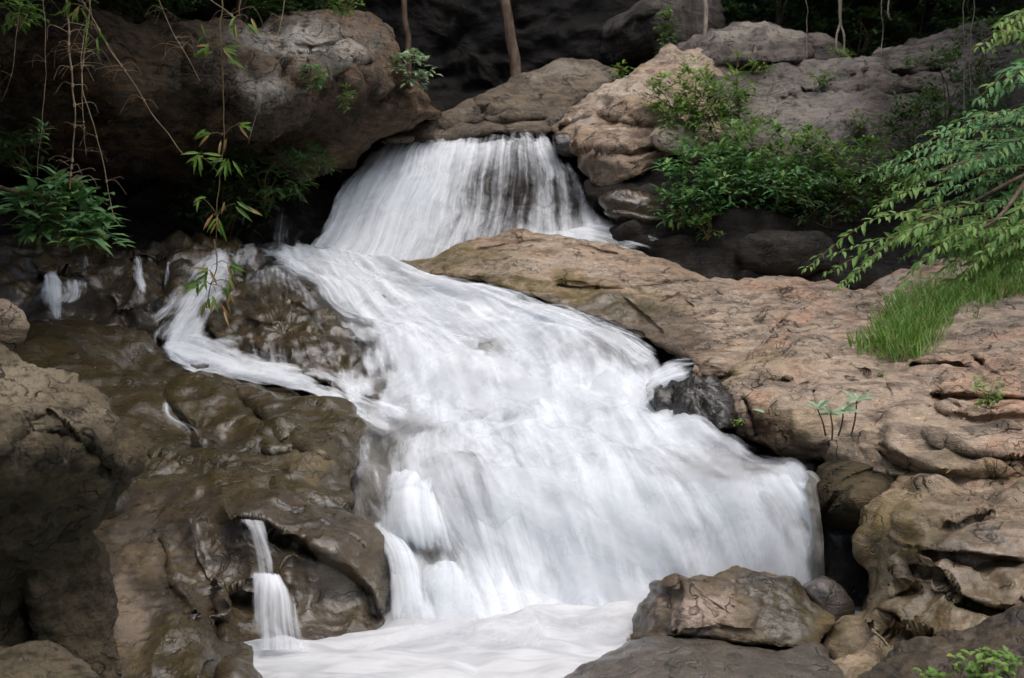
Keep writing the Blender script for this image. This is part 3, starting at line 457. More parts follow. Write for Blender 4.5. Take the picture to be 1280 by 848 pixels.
rock('lower_wet_rock', [(100, 640), (140, 612), (190, 598), (240, 588), (300, 590), (340, 598), (390, 630), (430, 645), (462, 665), (488, 705), (486, 750), (478, 785), (440, 805), (380, 812), (300, 815), (290, 860), (330, 900), (120, 900), (90, 800), (95, 700)],
     [(110, 640, 9.9), (200, 600, 10.1), (300, 592, 10.1), (390, 630, 9.7), (460, 668, 9.5), (486, 720, 9.3), (475, 785, 8.8), (400, 690, 9.05), (400, 800, 8.55), (300, 650, 9.1), (290, 720, 9.05), (290, 800, 8.35), (340, 800, 8.45), (220, 700, 9.0), (150, 720, 8.7), (250, 800, 7.75), (150, 830, 7.2), (290, 850, 7.15), (220, 880, 6.9), (310, 880, 7.0)],
     'brown wet rock with an undercut ledge where a small fall drops', 'rock', BROWN, thick=1.8, edge=.22, p=3.6, centre=(270, 720), step=2.2, noise=((1, .12), (.35, .018), (.1, .006)), ridge=(.8, .04), seed=29, base=(.75, .15, .1),
     ledges=[([(262, 655), (290, 650), (332, 652), (360, 675), (400, 690), (440, 712), (466, 742), (482, 790)], 110, .24), ([(268, 810), (280, 745), (300, 735), (330, 735), (350, 745)], 30, .25), ([(285, 740), (262, 710), (248, 680), (240, 640)], 18, .14), ([(285, 830), (262, 806), (235, 765), (205, 745), (198, 700), (193, 672)], 45, .28), ([(330, 620), (380, 640), (430, 668), (470, 700)], 20, .06)],
     creases=[([(345, 668), (375, 680), (395, 700)], 6, .14), ([(200, 680), (205, 730), (240, 770)], 8, .12)], bumps=[(250, 825, 40, 30, .12), (215, 780, 20, 30, .08)],
     paint=[(0, 180, 680, 60, 60, .45), (0, 160, 800, 25, 60, .15), (2, 160, 770, 20, 50, .5), (1, 235, 825, 30, 40, 1.0), (1, 330, 600, 90, 14, .9), (2, 205, 715, 12, 8, .8)])
rock('foreground_boulder', [(-160, 380), (-40, 410), (10, 440), (50, 462), (90, 478), (125, 500), (148, 525), (165, 555), (163, 585), (148, 615), (130, 650), (122, 668), (132, 700), (136, 750), (134, 800), (140, 860), (100, 930), (-160, 930)],
     [(-120, 420, 6.2), (30, 455, 6.3), (120, 500, 6.1), (160, 560, 5.8), (80, 525, 5.35), (0, 540, 5.0), (0, 470, 5.75), (130, 660, 5.75), (60, 640, 5.4), (0, 640, 5.15), (130, 780, 5.9), (50, 780, 5.8), (-100, 700, 5.3), (50, 900, 5.7)],
     'tall dark foreground boulder with a pale lichen top at the left edge', 'boulder', MOSSY, thick=1.1, edge=.18, p=3, centre=(-10, 660), step=2.6, noise=((.6, .06), (.2, .03), (.06, .01)), ridge=(.3, .03), seed=30,
     ledges=[([(-20, 580), (20, 530), (60, 510), (105, 548), (140, 580), (165, 610)], 40, .16), ([(30, 720), (50, 760), (40, 830)], 20, .1), ([(135, 575), (110, 560), (90, 525)], 16, -.06)],
     creases=[([(40, 540), (80, 545), (110, 560)], 5, .05), ([(30, 740), (40, 790), (30, 830)], 6, .08)],
     paint=[(2, 20, 485, 85, 48, 1.0), (2, 112, 522, 26, 18, .9), (1, 60, 660, 120, 110, .8), (2, 5, 560, 25, 20, .6)])  # lichen on top; the face's shade is painted through the algae channel
rock('small_boulder', [(-60, 815), (0, 808), (40, 805), (70, 810), (95, 826), (125, 850), (140, 900), (-60, 920)], [(0, 810, 5.1), (60, 810, 5.1), (120, 850, 4.9), (20, 870, 4.75)], 'low speckled grey boulder in the bottom left corner', 'boulder', MOSSY, thick=.5, edge=.12, step=2.4, noise=((.4, .03), (.1, .01)), seed=31, base=(.2, .3, .35))
rock('ochre_stone', [(-60, 400), (-20, 380), (5, 376), (25, 390), (32, 412), (22, 432), (-10, 445), (-60, 440)], [(0, 410, 9.0)], 'ochre coloured stone behind the foreground boulder at the left edge', 'stone', TAN, thick=.5, edge=.15, step=2, noise=((.3, .03),), seed=32, base=(0, .3, 0))

# ------------------------------------------------------------------ water
def loft(name, rows, mat, nu=160, nv=220, layers=1, gap=.05, amp=.06, lump=.0, fade=(.05, .05, .03, .03), seed=0, bed=False, dmul=(1, .8, .7), blobs=(), fs=(1.4, .5)):
    """rows: stages along the flow, each a list of (px, py, Y, density) from left to right"""
    A = np.array([crom(np.array(r, float), nu) for r in rows]); A = crom(A, nv)          # nv, nu, 4
    px, py, Yd, dn = A[..., 0], A[..., 1], A[..., 2], np.clip(A[..., 3], 0, 1)
    for bx, by, rx, ry, val in blobs:
        g = np.exp(-((px - bx) / rx) ** 2 - ((py - by) / ry) ** 2); dn = dn * (1 - g) + val * g
    W = at(px, py, Yd)
    ulen = np.concatenate([np.zeros((nv, 1)), np.cumsum(np.linalg.norm(np.diff(W, axis=1), axis=2), 1)], 1); umean = ulen.mean(0)
    vlen = np.concatenate([np.zeros((1, nu)), np.cumsum(np.linalg.norm(np.diff(W, axis=0), axis=2), 0)], 0)
    flow = np.stack([np.broadcast_to(umean * .6, ulen.shape) + .4 * ulen, vlen * .5 + .5 * vlen.mean(1)[:, None], 0 * vlen], -1).reshape(-1, 3)
    i = np.arange(nv * nu).reshape(nv, nu); Q = np.stack([i[:-1, :-1], i[1:, :-1], i[1:, 1:], i[:-1, 1:]], -1).reshape(-1, 4)
    V0 = W.reshape(-1, 3); N0 = normals(V0, Q)
    if (N0[:, 2] - N0[:, 1]).mean() < 0: Q = Q[:, ::-1]; N0 = -N0
    su = np.linspace(0, 1, nu)[None]; sv = np.linspace(0, 1, nv)[:, None]
    e = lambda f, x: sstep(0, f, x) if f > 0 else np.ones_like(x)
    rg_ = fbm(flow * (3.5, 1.1, 1) + seed * 2.9, 4, .6).reshape(nv, nu)
    fd = (e(fade[0], su + fade[0] * .55 * rg_) * e(fade[1], 1 - su + fade[1] * .55 * rg_) * e(fade[2], sv + fade[2] * .6 * rg_) * e(fade[3], 1 - sv + fade[3] * .5 * rg_)).ravel()
    fd = fd * (e(min(fade[0], .04), su) * e(min(fade[1], .04), 1 - su) + 0 * sv).ravel()
    VV, FF, QQ, DD = [], [], [], []
    for k in range(layers):
        f = flow * (fs[0], fs[1], 1) + (seed * 5.3 + k * 11.7); jit = amp * fbm(f, 3, .5) + amp * .15 * fbm(flow * (7, 1.2, 1) + seed + k * 4, 2)
        if lump: jit = jit + lump * (fbm(flow * (1.0, .6, 1) + seed * 3.3, 3, .5))
        V = V0 + N0 * (jit + gap * k)[:, None] * (.25 + .75 * fd)[:, None]
        VV.append(V); QQ.append(Q + k * nv * nu); DD.append((dn.ravel() * dmul[min(k, 2)]) * fd); FF.append(flow + (0, 0, 3.1 * k + seed * 1.7))
    if bed:
        Vb = V0 - N0 * (.10 + .06 * fbm(V0 * 1.2, 3))[:, None]
        return Vb, Q, flow, (VV, QQ, DD, FF)
    me = mesh_np(name, np.concatenate(VV), [np.concatenate(QQ)])
    me.attributes.new('flow', 'FLOAT_VECTOR', 'POINT').data.foreach_set('vector', np.concatenate(FF).astype(np.float32).ravel())
    me.attributes.new('dens', 'FLOAT', 'POINT').data.foreach_set('value', np.concatenate(DD).astype(np.float32))
    o = link(name, me, mat); return o
def bedmesh(name, rows, label, push=.12, nu=120, nv=160, rough=.08):
    A = np.array([crom(np.array(r, float)[:, :3], nu) for r in rows]); A = crom(A, nv); W = at(A[..., 0], A[..., 1], A[..., 2])
    i = np.arange(nv * nu).reshape(nv, nu); Q = np.stack([i[:-1, :-1], i[1:, :-1], i[1:, 1:], i[:-1, 1:]], -1).reshape(-1, 4)
    V0 = W.reshape(-1, 3); N0 = normals(V0, Q)
    if (N0[:, 2] - N0[:, 1]).mean() < 0: Q = Q[:, ::-1]; N0 = -N0
    V = V0 - N0 * (push + rough * fbm(V0 * 1.6, 4))[:, None]
    ul = np.linspace(0, 4, nu)[None] + 0 * A[..., 0]; vl = np.concatenate([np.zeros((1, nu)), np.cumsum(np.linalg.norm(np.diff(W, axis=0), axis=2), 0)], 0)
    me = mesh_np(name, V, [Q]); me.attributes.new('flow', 'FLOAT_VECTOR', 'POINT').data.foreach_set('vector', np.stack([ul, vl, 0 * ul], -1).astype(np.float32).ravel())
    return tag(link(name, me, BED), label, 'stream bed', kind='structure')

MAIN = [
    [(300, 306, 16.6, .7), (365, 304, 17.2, .9), (415, 310, 17.3, .95), (452, 322, 17.0, .95), (478, 336, 16.6, .9), (495, 346, 16.3, .8)],
    [(318, 330, 15.9, .6), (395, 335, 16.2, .95), (465, 342, 16.0, .95), (520, 350, 15.6, .95), (560, 354, 15.4, .9), (590, 364, 15.2, .5)],
    [(362, 365, 15.0, .5), (455, 385, 14.9, .85), (530, 388, 14.7, .9), (605, 380, 14.6, .9), (655, 384, 14.5, .7), (700, 398, 14.3, .4)],
    [(405, 420, 13.75, .5), (505, 435, 13.6, .85), (590, 437, 13.4, .9), (680, 425, 13.3, .9), (760, 430, 13.1, .65), (825, 448, 12.75, .45)],
    [(415, 482, 12.55, .8), (520, 497, 12.3, .85), (610, 500, 12.1, .9), (705, 490, 12.0, .95), (780, 488, 11.8, .95), (828, 492, 11.65, .9)],
    [(415, 530, 11.4, .75), (515, 552, 11.1, .75), (620, 560, 10.9, .85), (725, 555, 10.8, .9), (825, 550, 10.6, .85), (905, 545, 10.5, .8)],
    [(430, 590, 10.6, .55), (515, 600, 10.3, .6), (630, 600, 10.15, .8), (745, 597, 10.0, .9), (870, 590, 9.9, .75), (1012, 576, 9.6, .8)],
    [(440, 635, 10.1, .45), (530, 645, 9.95, .55), (640, 645, 9.85, .75), (755, 640, 9.75, .9), (890, 632, 9.65, .85), (1017, 605, 9.4, .9)],
    [(475, 700, 9.6, .6), (560, 705, 9.7, .7), (650, 710, 9.65, .85), (765, 705, 9.6, .9), (900, 700, 9.5, .8), (1026, 670, 9.25, .9)],
    [(490, 805, 9.0, .9), (580, 800, 9.1, .9), (680, 790, 9.3, .95), (775, 780, 9.4, .95), (905, 780, 9.4, .85), (1032, 760, 9.2, .9)]]
bedmesh('stream_bed', MAIN, 'wet rock bed under the main cascade', push=.14)
tag(loft('cascade_water', MAIN, WATER, 300, 420, layers=2, gap=.05, amp=.05, lump=.19, seed=1, fade=(.17, .07, .05, .01), dmul=(.82, .62, .52),
    blobs=[(540, 690, 35, 25, .3), (690, 560, 70, 28, .6), (495, 548, 50, 26, .28), (915, 570, 75, 18, .42), (1000, 600, 22, 40, .95), (620, 470, 60, 22, .6), (580, 420, 60, 20, .65), (760, 440, 60, 18, .5), (640, 520, 40, 16, .6)]),
    'wide white cascade pouring down over the rocks into the pool', 'waterfall', kind='structure')
def raised(rows, dy, dm):
    return [[(x, y, Y - dy, d * dm) for x, y, Y, d in r] for r in rows]
tag(loft('spray', raised(MAIN, .22, .6), SPRAY, 160, 220, layers=1, amp=.1, lump=.18, seed=31, fade=(.2, .2, .1, .05), dmul=(1,)), 'soft white spray hanging over the cascade', 'spray', kind='structure')
tag(loft('spray', [[(430, 742, 8.95, .05), (620, 735, 9.0, .1), (850, 735, 9.1, .1), (1040, 735, 8.9, .05)], [(470, 778, 8.7, .3), (620, 765, 8.8, .75), (850, 765, 8.9, .75), (1040, 765, 8.8, .3)], [(450, 806, 8.4, .35), (620, 795, 8.5, .8), (780, 795, 8.6, .8), (900, 800, 8.6, .3)], [(380, 826, 8.25, .1), (600, 826, 8.2, .2), (760, 822, 8.25, .2), (850, 812, 8.3, .1)]],
    SPRAY, 120, 60, layers=2, gap=.1, amp=.06, lump=.1, seed=32, fade=(.2, .2, .2, .2), dmul=(1, .8)), 'white mist where the lower fall meets the pool', 'spray', kind='structure')
UP = [
    [(462, 196, 18.9, .5), (500, 184, 19.2, .6), (545, 178, 19.3, .7), (595, 174, 19.3, .6), (640, 169, 19.3, .5), (685, 171, 19.0, .5)],
    [(447, 208, 18.5, .7), (490, 194, 18.6, .8), (540, 189, 18.5, .8), (595, 186, 18.4, .65), (645, 184, 18.4, .5), (700, 188, 18.3, .65)],
    [(425, 238, 18.1, .8), (470, 232, 18.0, .9), (530, 232, 18.0, .85), (592, 232, 17.95, .55), (650, 230, 17.95, .42), (735, 225, 17.9, .5)],
    [(405, 275, 17.7, .85), (450, 278, 17.6, .95), (515, 278, 17.55, .85), (588, 276, 17.5, .5), (655, 272, 17.45, .45), (768, 262, 17.35, .65)],
    [(380, 312, 17.3, .9), (430, 324, 17.1, .95), (492, 336, 16.95, .85), (585, 322, 17.0, .5), (665, 310, 17.0, .6), (815, 302, 16.8, .75)]]
bedmesh('stream_bed', UP, 'dark rock face behind the upper fall', push=.15, rough=.12).data.materials[0] = DARKR
tag(loft('waterfall', UP, STRANDS, 260, 220, layers=2, gap=.08, amp=.06, lump=.06, seed=2, fade=(.08, .06, .12, .02), dmul=(.95, .65),
    blobs=[(520, 300, 25, 40, .65), (635, 235, 44, 32, .25), (722, 250, 20, 26, .3)]), 'broad veil of white water over the upper rock step', 'waterfall', kind='structure')
tag(loft('runoff_water', [[(670, 292, 16.75, .6), (725, 282, 16.75, .8), (785, 278, 16.7, .6)], [(740, 306, 16.5, .7), (780, 296, 16.45, .8), (822, 290, 16.4, .55)], [(795, 324, 16.1, .5), (830, 314, 16.1, .55), (862, 306, 16.1, .35)]],
    THIN, 60, 60, dmul=(.62,), seed=3, fade=(.1, .2, .05, .3), amp=.04), 'thin white runoff behind the tan hump', 'water', kind='structure')
tag(loft('runoff_water', [[(236, 311, 15.9, .5), (275, 306, 15.95, .85), (326, 305, 16.0, .7)], [(226, 335, 15.0, .6), (268, 335, 15.0, .9), (318, 345, 15.0, .55)], [(190, 378, 14.1, .65), (236, 382, 14.1, .9), (290, 388, 14.0, .6)],
    [(150, 412, 13.6, .6), (212, 425, 13.4, .9), (280, 428, 13.35, .8)], [(180, 442, 13.1, .5), (225, 458, 12.9, .9), (285, 458, 12.9, .8)]], STRANDS, 110, 110, layers=2, gap=.06, amp=.05, lump=.05, seed=4, fade=(.5, .4, .15, .15), dmul=(.66,.5,.5)),
    'white side stream falling past the left of the mid stream rock', 'water', kind='structure')
tag(loft('runoff_water', [[(180, 440, 13.0, .7), (215, 425, 13.3, .9), (245, 415, 13.45, .8)], [(235, 463, 12.65, .8), (265, 445, 13.0, .95), (290, 415, 13.3, .6)], [(310, 480, 12.3, .7), (325, 466, 12.65, .95), (345, 432, 13.05, .6)],
    [(385, 500, 11.9, .6), (395, 483, 12.2, .9), (405, 445, 12.85, .6)], [(440, 530, 11.35, .7), (450, 510, 11.75, .9), (450, 478, 12.3, .8)], [(490, 555, 10.95, .4), (510, 535, 11.3, .6), (520, 500, 12.0, .5)]], WATER, 60, 160, layers=2, gap=.05, amp=.05, lump=.05, seed=5, fade=(.45, .6, .15, .1), dmul=(.85,.6,.5)),
    'white run of foam between the sloping rock and the mid stream rock', 'water', kind='structure')
tag(loft('water_veil', [[(300, 338, 15.7, .6), (340, 330, 15.6, .7), (372, 340, 15.5, .5)], [(285, 375, 14.7, .3), (350, 372, 14.6, .3), (398, 375, 14.8, .6)], [(280, 410, 13.9, .25), (350, 412, 13.75, .25), (420, 412, 13.75, .5)], [(300, 452, 13.2, .4), (360, 465, 12.95, .45), (440, 455, 13.05, .5)]],
    STRANDS, 90, 90, seed=6, fade=(.25, .15, .1, .1), amp=.04, dmul=(.66,)), 'thin veil of water sliding over the mid stream rock', 'water', kind='structure')
def small(rows, label, mat=None, seed=7, **k):
    a = dict(fade=(.5, .5, .2, .3), amp=.02, dmul=(.54, .5, .4)); a.update(k)
    if mat is None: mat = THIN
    rows = [[(x, y, Y - .12, d) for x, y, Y, d in r] for r in rows]
    return tag(loft('water_trickle', rows, mat, 50, 90, seed=seed, **a), label, 'water', kind='structure')
small([[(196, 496, 11.55, .7), (204, 494, 11.55, .9), (213, 497, 11.5, .6)], [(198, 520, 11.05, .5), (214, 520, 11.0, .8), (228, 525, 11.0, .5)], [(215, 545, 10.75, .3), (240, 540, 10.75, .5), (270, 545, 10.7, .5)], [(235, 580, 10.3, .1), (270, 580, 10.2, .35), (300, 584, 10.2, .5)]], 'small trickle across the sloping wet rock', seed=8)
small([[(296, 648, 8.78, .7), (313, 648, 8.75, .75), (332, 650, 8.75, .6)], [(303, 660, 8.65, .6), (318, 660, 8.62, .7), (334, 662, 8.64, .6)], [(312, 690, 8.6, .55), (326, 690, 8.58, .65), (340, 692, 8.6, .55)], [(316, 718, 8.56, .5), (330, 718, 8.54, .7), (344, 718, 8.56, .5)]], 'narrow fall dropping from the undercut ledge', seed=9, fade=(.3, .3, .05, .02), dmul=(.62,))
small([[(314, 714, 8.55, .5), (332, 712, 8.52, .8), (352, 716, 8.54, .6)], [(312, 740, 8.45, .35), (340, 735, 8.4, .6), (370, 742, 8.44, .5)], [(311, 775, 8.36, .33), (347, 775, 8.3, .5), (388, 778, 8.36, .42)], [(310, 814, 8.28, .33), (352, 814, 8.22, .48), (402, 814, 8.28, .4)]], 'fan of water spreading below the narrow fall', seed=10, fade=(.2, .25, .1, .02), dmul=(1.15,))
small([[(46, 345, 14.6, .6), (62, 338, 14.7, .7), (80, 342, 14.6, .5)], [(50, 372, 14.15, .6), (68, 368, 14.1, .7), (84, 372, 14.15, .5)], [(60, 400, 13.9, .3), (70, 402, 13.85, .6), (80, 402, 13.9, .3)]], 'left strand of the little fall in the shaded corner', seed=11, dmul=(1.0, .6, .4))
small([[(72, 350, 14.5, .5), (92, 344, 14.4, .7), (114, 352, 14.4, .5)], [(74, 365, 14.1, .5), (92, 370, 14.0, .7), (112, 366, 14.1, .5)], [(60, 378, 13.95, .4), (85, 382, 13.9, .7), (108, 372, 14.0, .4)]], 'right strand of the little fall in the shaded corner', seed=12, dmul=(1.0, .6, .4))
small([[(162, 318, 15.5, .5), (170, 318, 15.4, .7), (178, 320, 15.4, .4)], [(166, 345, 14.8, .5), (175, 345, 14.75, .6), (184, 348, 14.8, .4)], [(172, 378, 14.2, .5), (182, 380, 14.1, .6), (194, 380, 14.2, .4)]], 'thin fall down the dark stepped rock', seed=13, dmul=(1.0, .6, .4))
small([[(206, 325, 15.3, .3), (211, 325, 15.3, .5), (216, 326, 15.3, .3)], [(202, 350, 14.7, .4), (207, 350, 14.7, .5), (212, 350, 14.7, .4)], [(196, 378, 14.2, .3), (203, 380, 14.15, .5), (210, 380, 14.2, .3)]], 'thinnest thread of water beside the side stream', seed=14, dmul=(1.0, .6, .4))
small([[(342, 252, 17.7, .3), (350, 250, 17.7, .5), (358, 252, 17.7, .3)], [(338, 280, 17.4, .35), (352, 278, 17.4, .5), (366, 280, 17.4, .4)], [(330, 308, 17.1, .5), (352, 312, 17.0, .7), (378, 312, 17.1, .5)]], 'dim little fall in the shade left of the upper fall', seed=15)
small([[(870, 444, 11.8, .8), (874, 454, 11.5, .9), (868, 470, 11.3, .8)], [(832, 446, 11.9, .9), (840, 460, 11.55, 1), (845, 480, 11.3, .9)], [(800, 460, 11.9, .8), (806, 478, 11.5, 1), (815, 500, 11.25, .9)], [(775, 490, 11.6, .4), (785, 508, 11.3, .7), (800, 525, 11.1, .4)]], 'white jet shooting back from the dark outcrop', WATER, seed=16, lump=.10, fade=(.45, .45, .4, .6), dmul=(.62, .5, .4), layers=2)
small([[(332, 594, 10.0, .5), (350, 596, 9.95, .5), (380, 600, 9.95, .4)], [(365, 615, 9.75, .5), (390, 622, 9.65, .5), (420, 615, 9.8, .5)], [(410, 642, 9.5, .4), (432, 645, 9.45, .5), (455, 640, 9.6, .6)], [(452, 668, 9.35, .4), (468, 672, 9.3, .6), (490, 672, 9.4, .8)]], 'thin film of water over the crown of the lower wet rock', WATER, seed=17, fade=(.5, .45, .4, .1), dmul=(.5,))
small([[(808, 735, 8.35, .3), (816, 733, 8.3, .4), (826, 732, 8.3, .2)], [(806, 765, 8.18, .4), (816, 765, 8.12, .5), (828, 765, 8.1, .3)], [(798, 798, 8.15, .6), (814, 800, 8.08, .6), (835, 800, 7.98, .4)]], 'trickle down the left flank of the pool boulder', seed=18)
tag(loft('water_veil', [[(555, 352, 15.1, .5), (585, 350, 15.0, .6), (615, 352, 15.1, .3)], [(650, 388, 14.1, .6), (680, 379, 14.15, .5), (708, 375, 14.3, .3)], [(740, 424, 13.0, .6), (775, 411, 13.15, .45), (805, 400, 13.45, .3)], [(800, 462, 12.3, .6), (838, 446, 12.4, .5), (872, 432, 12.65, .3)]],
    THIN, 60, 160, seed=23, fade=(.2, .6, .1, .15), amp=.03, dmul=(.9, .6, .5)), 'thin film of water along the dark lower edge of the tan hump', 'water', kind='structure')
tag(loft('curtain_water', raised(MAIN[6:], .09, 1.0), STRANDS, 200, 160, layers=1, amp=.03, lump=.05, seed=41, fade=(.2, .12, .3, .1), dmul=(.62,), blobs=[(540, 690, 50, 40, .15)]), 'vertical white strands of the lower fall', 'waterfall', kind='structure')
# billowing lobes on the left of the lower fall
def lobe(rows, label, seed, **k):
    a = dict(layers=2, gap=.04, amp=.03, lump=.03, fade=(.3, .3, .12, .22), dmul=(.85,.6,.5)); a.update(k)
    return tag(loft('water_lobe', rows, STRANDS, 110, 140, seed=seed, **a), label, 'water', kind='structure')
lobe([[(480, 598, 10.15, .6), (512, 584, 10.2, .8), (542, 600, 10.1, .6)], [(468, 625, 9.75, .8), (512, 612, 9.6, .95), (556, 630, 9.75, .8)], [(462, 655, 9.55, .85), (515, 650, 9.4, .9), (575, 668, 9.6, .85)], [(470, 695, 9.5, .85), (515, 692, 9.4, .7), (592, 715, 9.55, .7)]], 'rounded white billow at the top of the left lobes', 20)
lobe([[(524, 712, 9.5, .7), (550, 702, 9.5, .8), (576, 708, 9.5, .7)], [(520, 735, 9.2, .7), (560, 728, 9.15, .85), (600, 736, 9.25, .7)], [(528, 770, 9.05, .6), (572, 765, 9.0, .75), (620, 770, 9.1, .65)], [(535, 805, 8.9, .8), (585, 800, 8.88, .85), (640, 800, 8.95, .8)]], 'fan shaped white lobe right of the tall left lobe', 21)
lobe([[(452, 648, 9.6, .6), (470, 645, 9.6, .8), (500, 660, 9.6, .7)], [(474, 690, 9.3, .8), (500, 690, 9.2, .95), (528, 700, 9.3, .8)], [(480, 735, 9.1, .85), (510, 735, 9.0, .95), (545, 745, 9.1, .8)], [(482, 808, 8.85, .9), (520, 808, 8.8, .95), (560, 805, 8.85, .9)]], 'tall white lobe running along the dark rock edge', 22)
# pool
nx, ny = 260, 200
gx = np.linspace(-3.2, 3.0, nx); gy = np.concatenate([np.linspace(-6, 5.5, 30, endpoint=False), np.linspace(5.5, 10.0, ny - 30)])
X, Yg = np.meshgrid(gx, gy); P = np.stack([X * 1.6, Yg * 1.9, 0 * X], -1).reshape(-1, 3)
foam = sstep(6.3, 7.7, Yg + .25 * fbm(P * .8, 3).reshape(X.shape)) * (1 - sstep(1.0, 1.5, X) * (1 - sstep(8.6, 8.9, Yg))) * (1 - sstep(1.9, 2.1, X))
h = 0 * X + foam * .06 * fbm(P * 1.0 + 3, 2, .5).reshape(X.shape) + foam * .05 * (1 - np.abs(fbm(P * .7, 2).reshape(X.shape))) + .012 * fbm(P * 2, 3).reshape(X.shape)
h = h + .14 * sstep(-1.0, -.7, X) * np.exp(-((Yg - 9.1) / .3) ** 2) * (.7 + .6 * fbm(P * 1.1 + 8, 3).reshape(X.shape))
V = np.stack([X, Yg, h - .02], -1).reshape(-1, 3); i = np.arange(nx * ny).reshape(ny, nx); Q = np.stack([i[:-1, :-1], i[:-1, 1:], i[1:, 1:], i[1:, :-1]], -1).reshape(-1, 4)
me = mesh_np('pool_water', V, [Q]); me.attributes.new('dens', 'FLOAT', 'POINT').data.foreach_set('value', foam.astype(np.float32).ravel())
def pool_mat():
    t = NT('pool_foam'); de = t.n('ShaderNodeAttribute', attribute_name='dens').outputs['Fac']; co = t.n('ShaderNodeTexCoord').outputs['Object']
    n1 = t.noise(t.mapv(co, (1.6, 5, 1)), 1.4, 5, .6, .8)
    a = t.rng(t.math('ADD', n1, t.math('SUBTRACT', t.math('MULTIPLY', de, 1.7), 1.0)), .45, 1.15)
    wt = t.n('ShaderNodeBsdfPrincipled', {'Base Color': (.28, .31, .31), 'Roughness': .15}).outputs[0]
    bm = t.n('ShaderNodeBump', {'Strength': .25, 'Distance': .08, 'Height': n1}).outputs[0]
    fo = t.n('ShaderNodeBsdfDiffuse', {'Color': t.mix(t.rng(t.noise(t.mapv(co, (2.2, 5.5, 1)), 1.1, 3, .5, .8), .3, .65), (.46, .48, .50), (.62, .64, .66)), 'Normal': bm}).outputs[0]
    return t.out(t.n('ShaderNodeMixShader', {0: a, 1: wt, 2: fo}).outputs[0])
tag(link('pool_water', me, pool_mat()), 'foaming white pool at the foot of the lower fall', 'water', kind='structure')

# ------------------------------------------------------------------ vegetation
_LT = np.array([(0, 0, 0), (.28, -.42, -.02), (.30, 0, -.02), (.28, .42, -.02), (.66, -.36, -.11), (.68, 0, -.11), (.66, .36, -.11), (1, 0, -.28)]); _LZ = np.array([0, .14, 0, .14, .12, 0, .12, 0])[:, None]
_LF = np.array([(0, 2, 1), (0, 3, 2), (1, 2, 5), (1, 5, 4), (2, 3, 6), (2, 6, 5), (4, 5, 7), (5, 6, 7)])
class Leaves:
    def __init__(s): s.V, s.T, s.n = [], [], 0
    def add(s, pos, dirs, L, W, up=(0, 0, 1), droop=1.0):
        pos = np.atleast_2d(np.asarray(pos, float)); m = len(pos); dirs = np.broadcast_to(np.asarray(dirs, float), (m, 3)); up = np.broadcast_to(np.asarray(up, float), (m, 3))
        dirs = dirs / (np.linalg.norm(dirs, axis=1)[:, None] + 1e-9); side = np.cross(dirs, up); side /= (np.linalg.norm(side, axis=1)[:, None] + 1e-6); nn = np.cross(side, dirs)
        L = np.broadcast_to(L, (m,))[:, None, None]; W = np.broadcast_to(W, (m,))[:, None, None]
        V = pos[:, None] + dirs[:, None] * (_LT[None, :, :1] * L) + side[:, None] * (_LT[None, :, 1:2] * W) + nn[:, None] * (_LT[None, :, 2:] * L * droop + _LZ[None] * W)
        s.V.append(V.reshape(-1, 3)); s.T.append((_LF[None] + (np.arange(m) * 8)[:, None, None] + s.n).reshape(-1, 3)); s.n += m * 8
    def build(s, name, mat, parent=None, org=(0, 0, 0)):
        V = np.concatenate(s.V) - np.asarray(org, float); return link(name, mesh_np(name, V, [np.concatenate(s.T)], False), mat, parent)
class Tubes:
    def __init__(s): s.V, s.Q, s.n = [], [], 0
    def add(s, pts, r0, r1, sides=6, n=None, wob=0.):
        P = np.asarray(pts, float); n = n or max(6, len(P) * 5); P = crom(P, n)
        if wob: P = P + wob * np.stack([fbm(P * 3 + 5 * k, 2) for k in range(3)], 1)
        T = np.gradient(P, axis=0); T /= np.linalg.norm(T, axis=1)[:, None] + 1e-9
        a = np.cross(T, (.31, .9, .2)); a /= np.linalg.norm(a, axis=1)[:, None] + 1e-9; b = np.cross(T, a); r = np.linspace(r0, r1, n)[:, None, None]
        th = np.linspace(0, 2 * np.pi, sides, endpoint=False); V = P[:, None] + r * (a[:, None] * np.cos(th)[None, :, None] + b[:, None] * np.sin(th)[None, :, None])
        i = np.arange(n * sides).reshape(n, sides) + s.n; j = np.roll(i, -1, 1)
        s.V.append(V.reshape(-1, 3)); s.Q.append(np.stack([i[:-1], j[:-1], j[1:], i[1:]], -1).reshape(-1, 4)); s.n += n * sides
        return P
    def build(s, name, mat, parent=None, org=(0, 0, 0)):
        return link(name, mesh_np(name, np.concatenate(s.V) - np.asarray(org, float), [np.concatenate(s.Q)]), mat, parent)
def rdir(m, zmin=-.4, zmax=.8, r=rng):
    a = r.uniform(0, 2 * np.pi, m); z = r.uniform(zmin, zmax, m); c = np.sqrt(1 - z * z); return np.stack([c * np.cos(a), c * np.sin(a), z], 1)
def px2m(p, Y): return p / F * Y

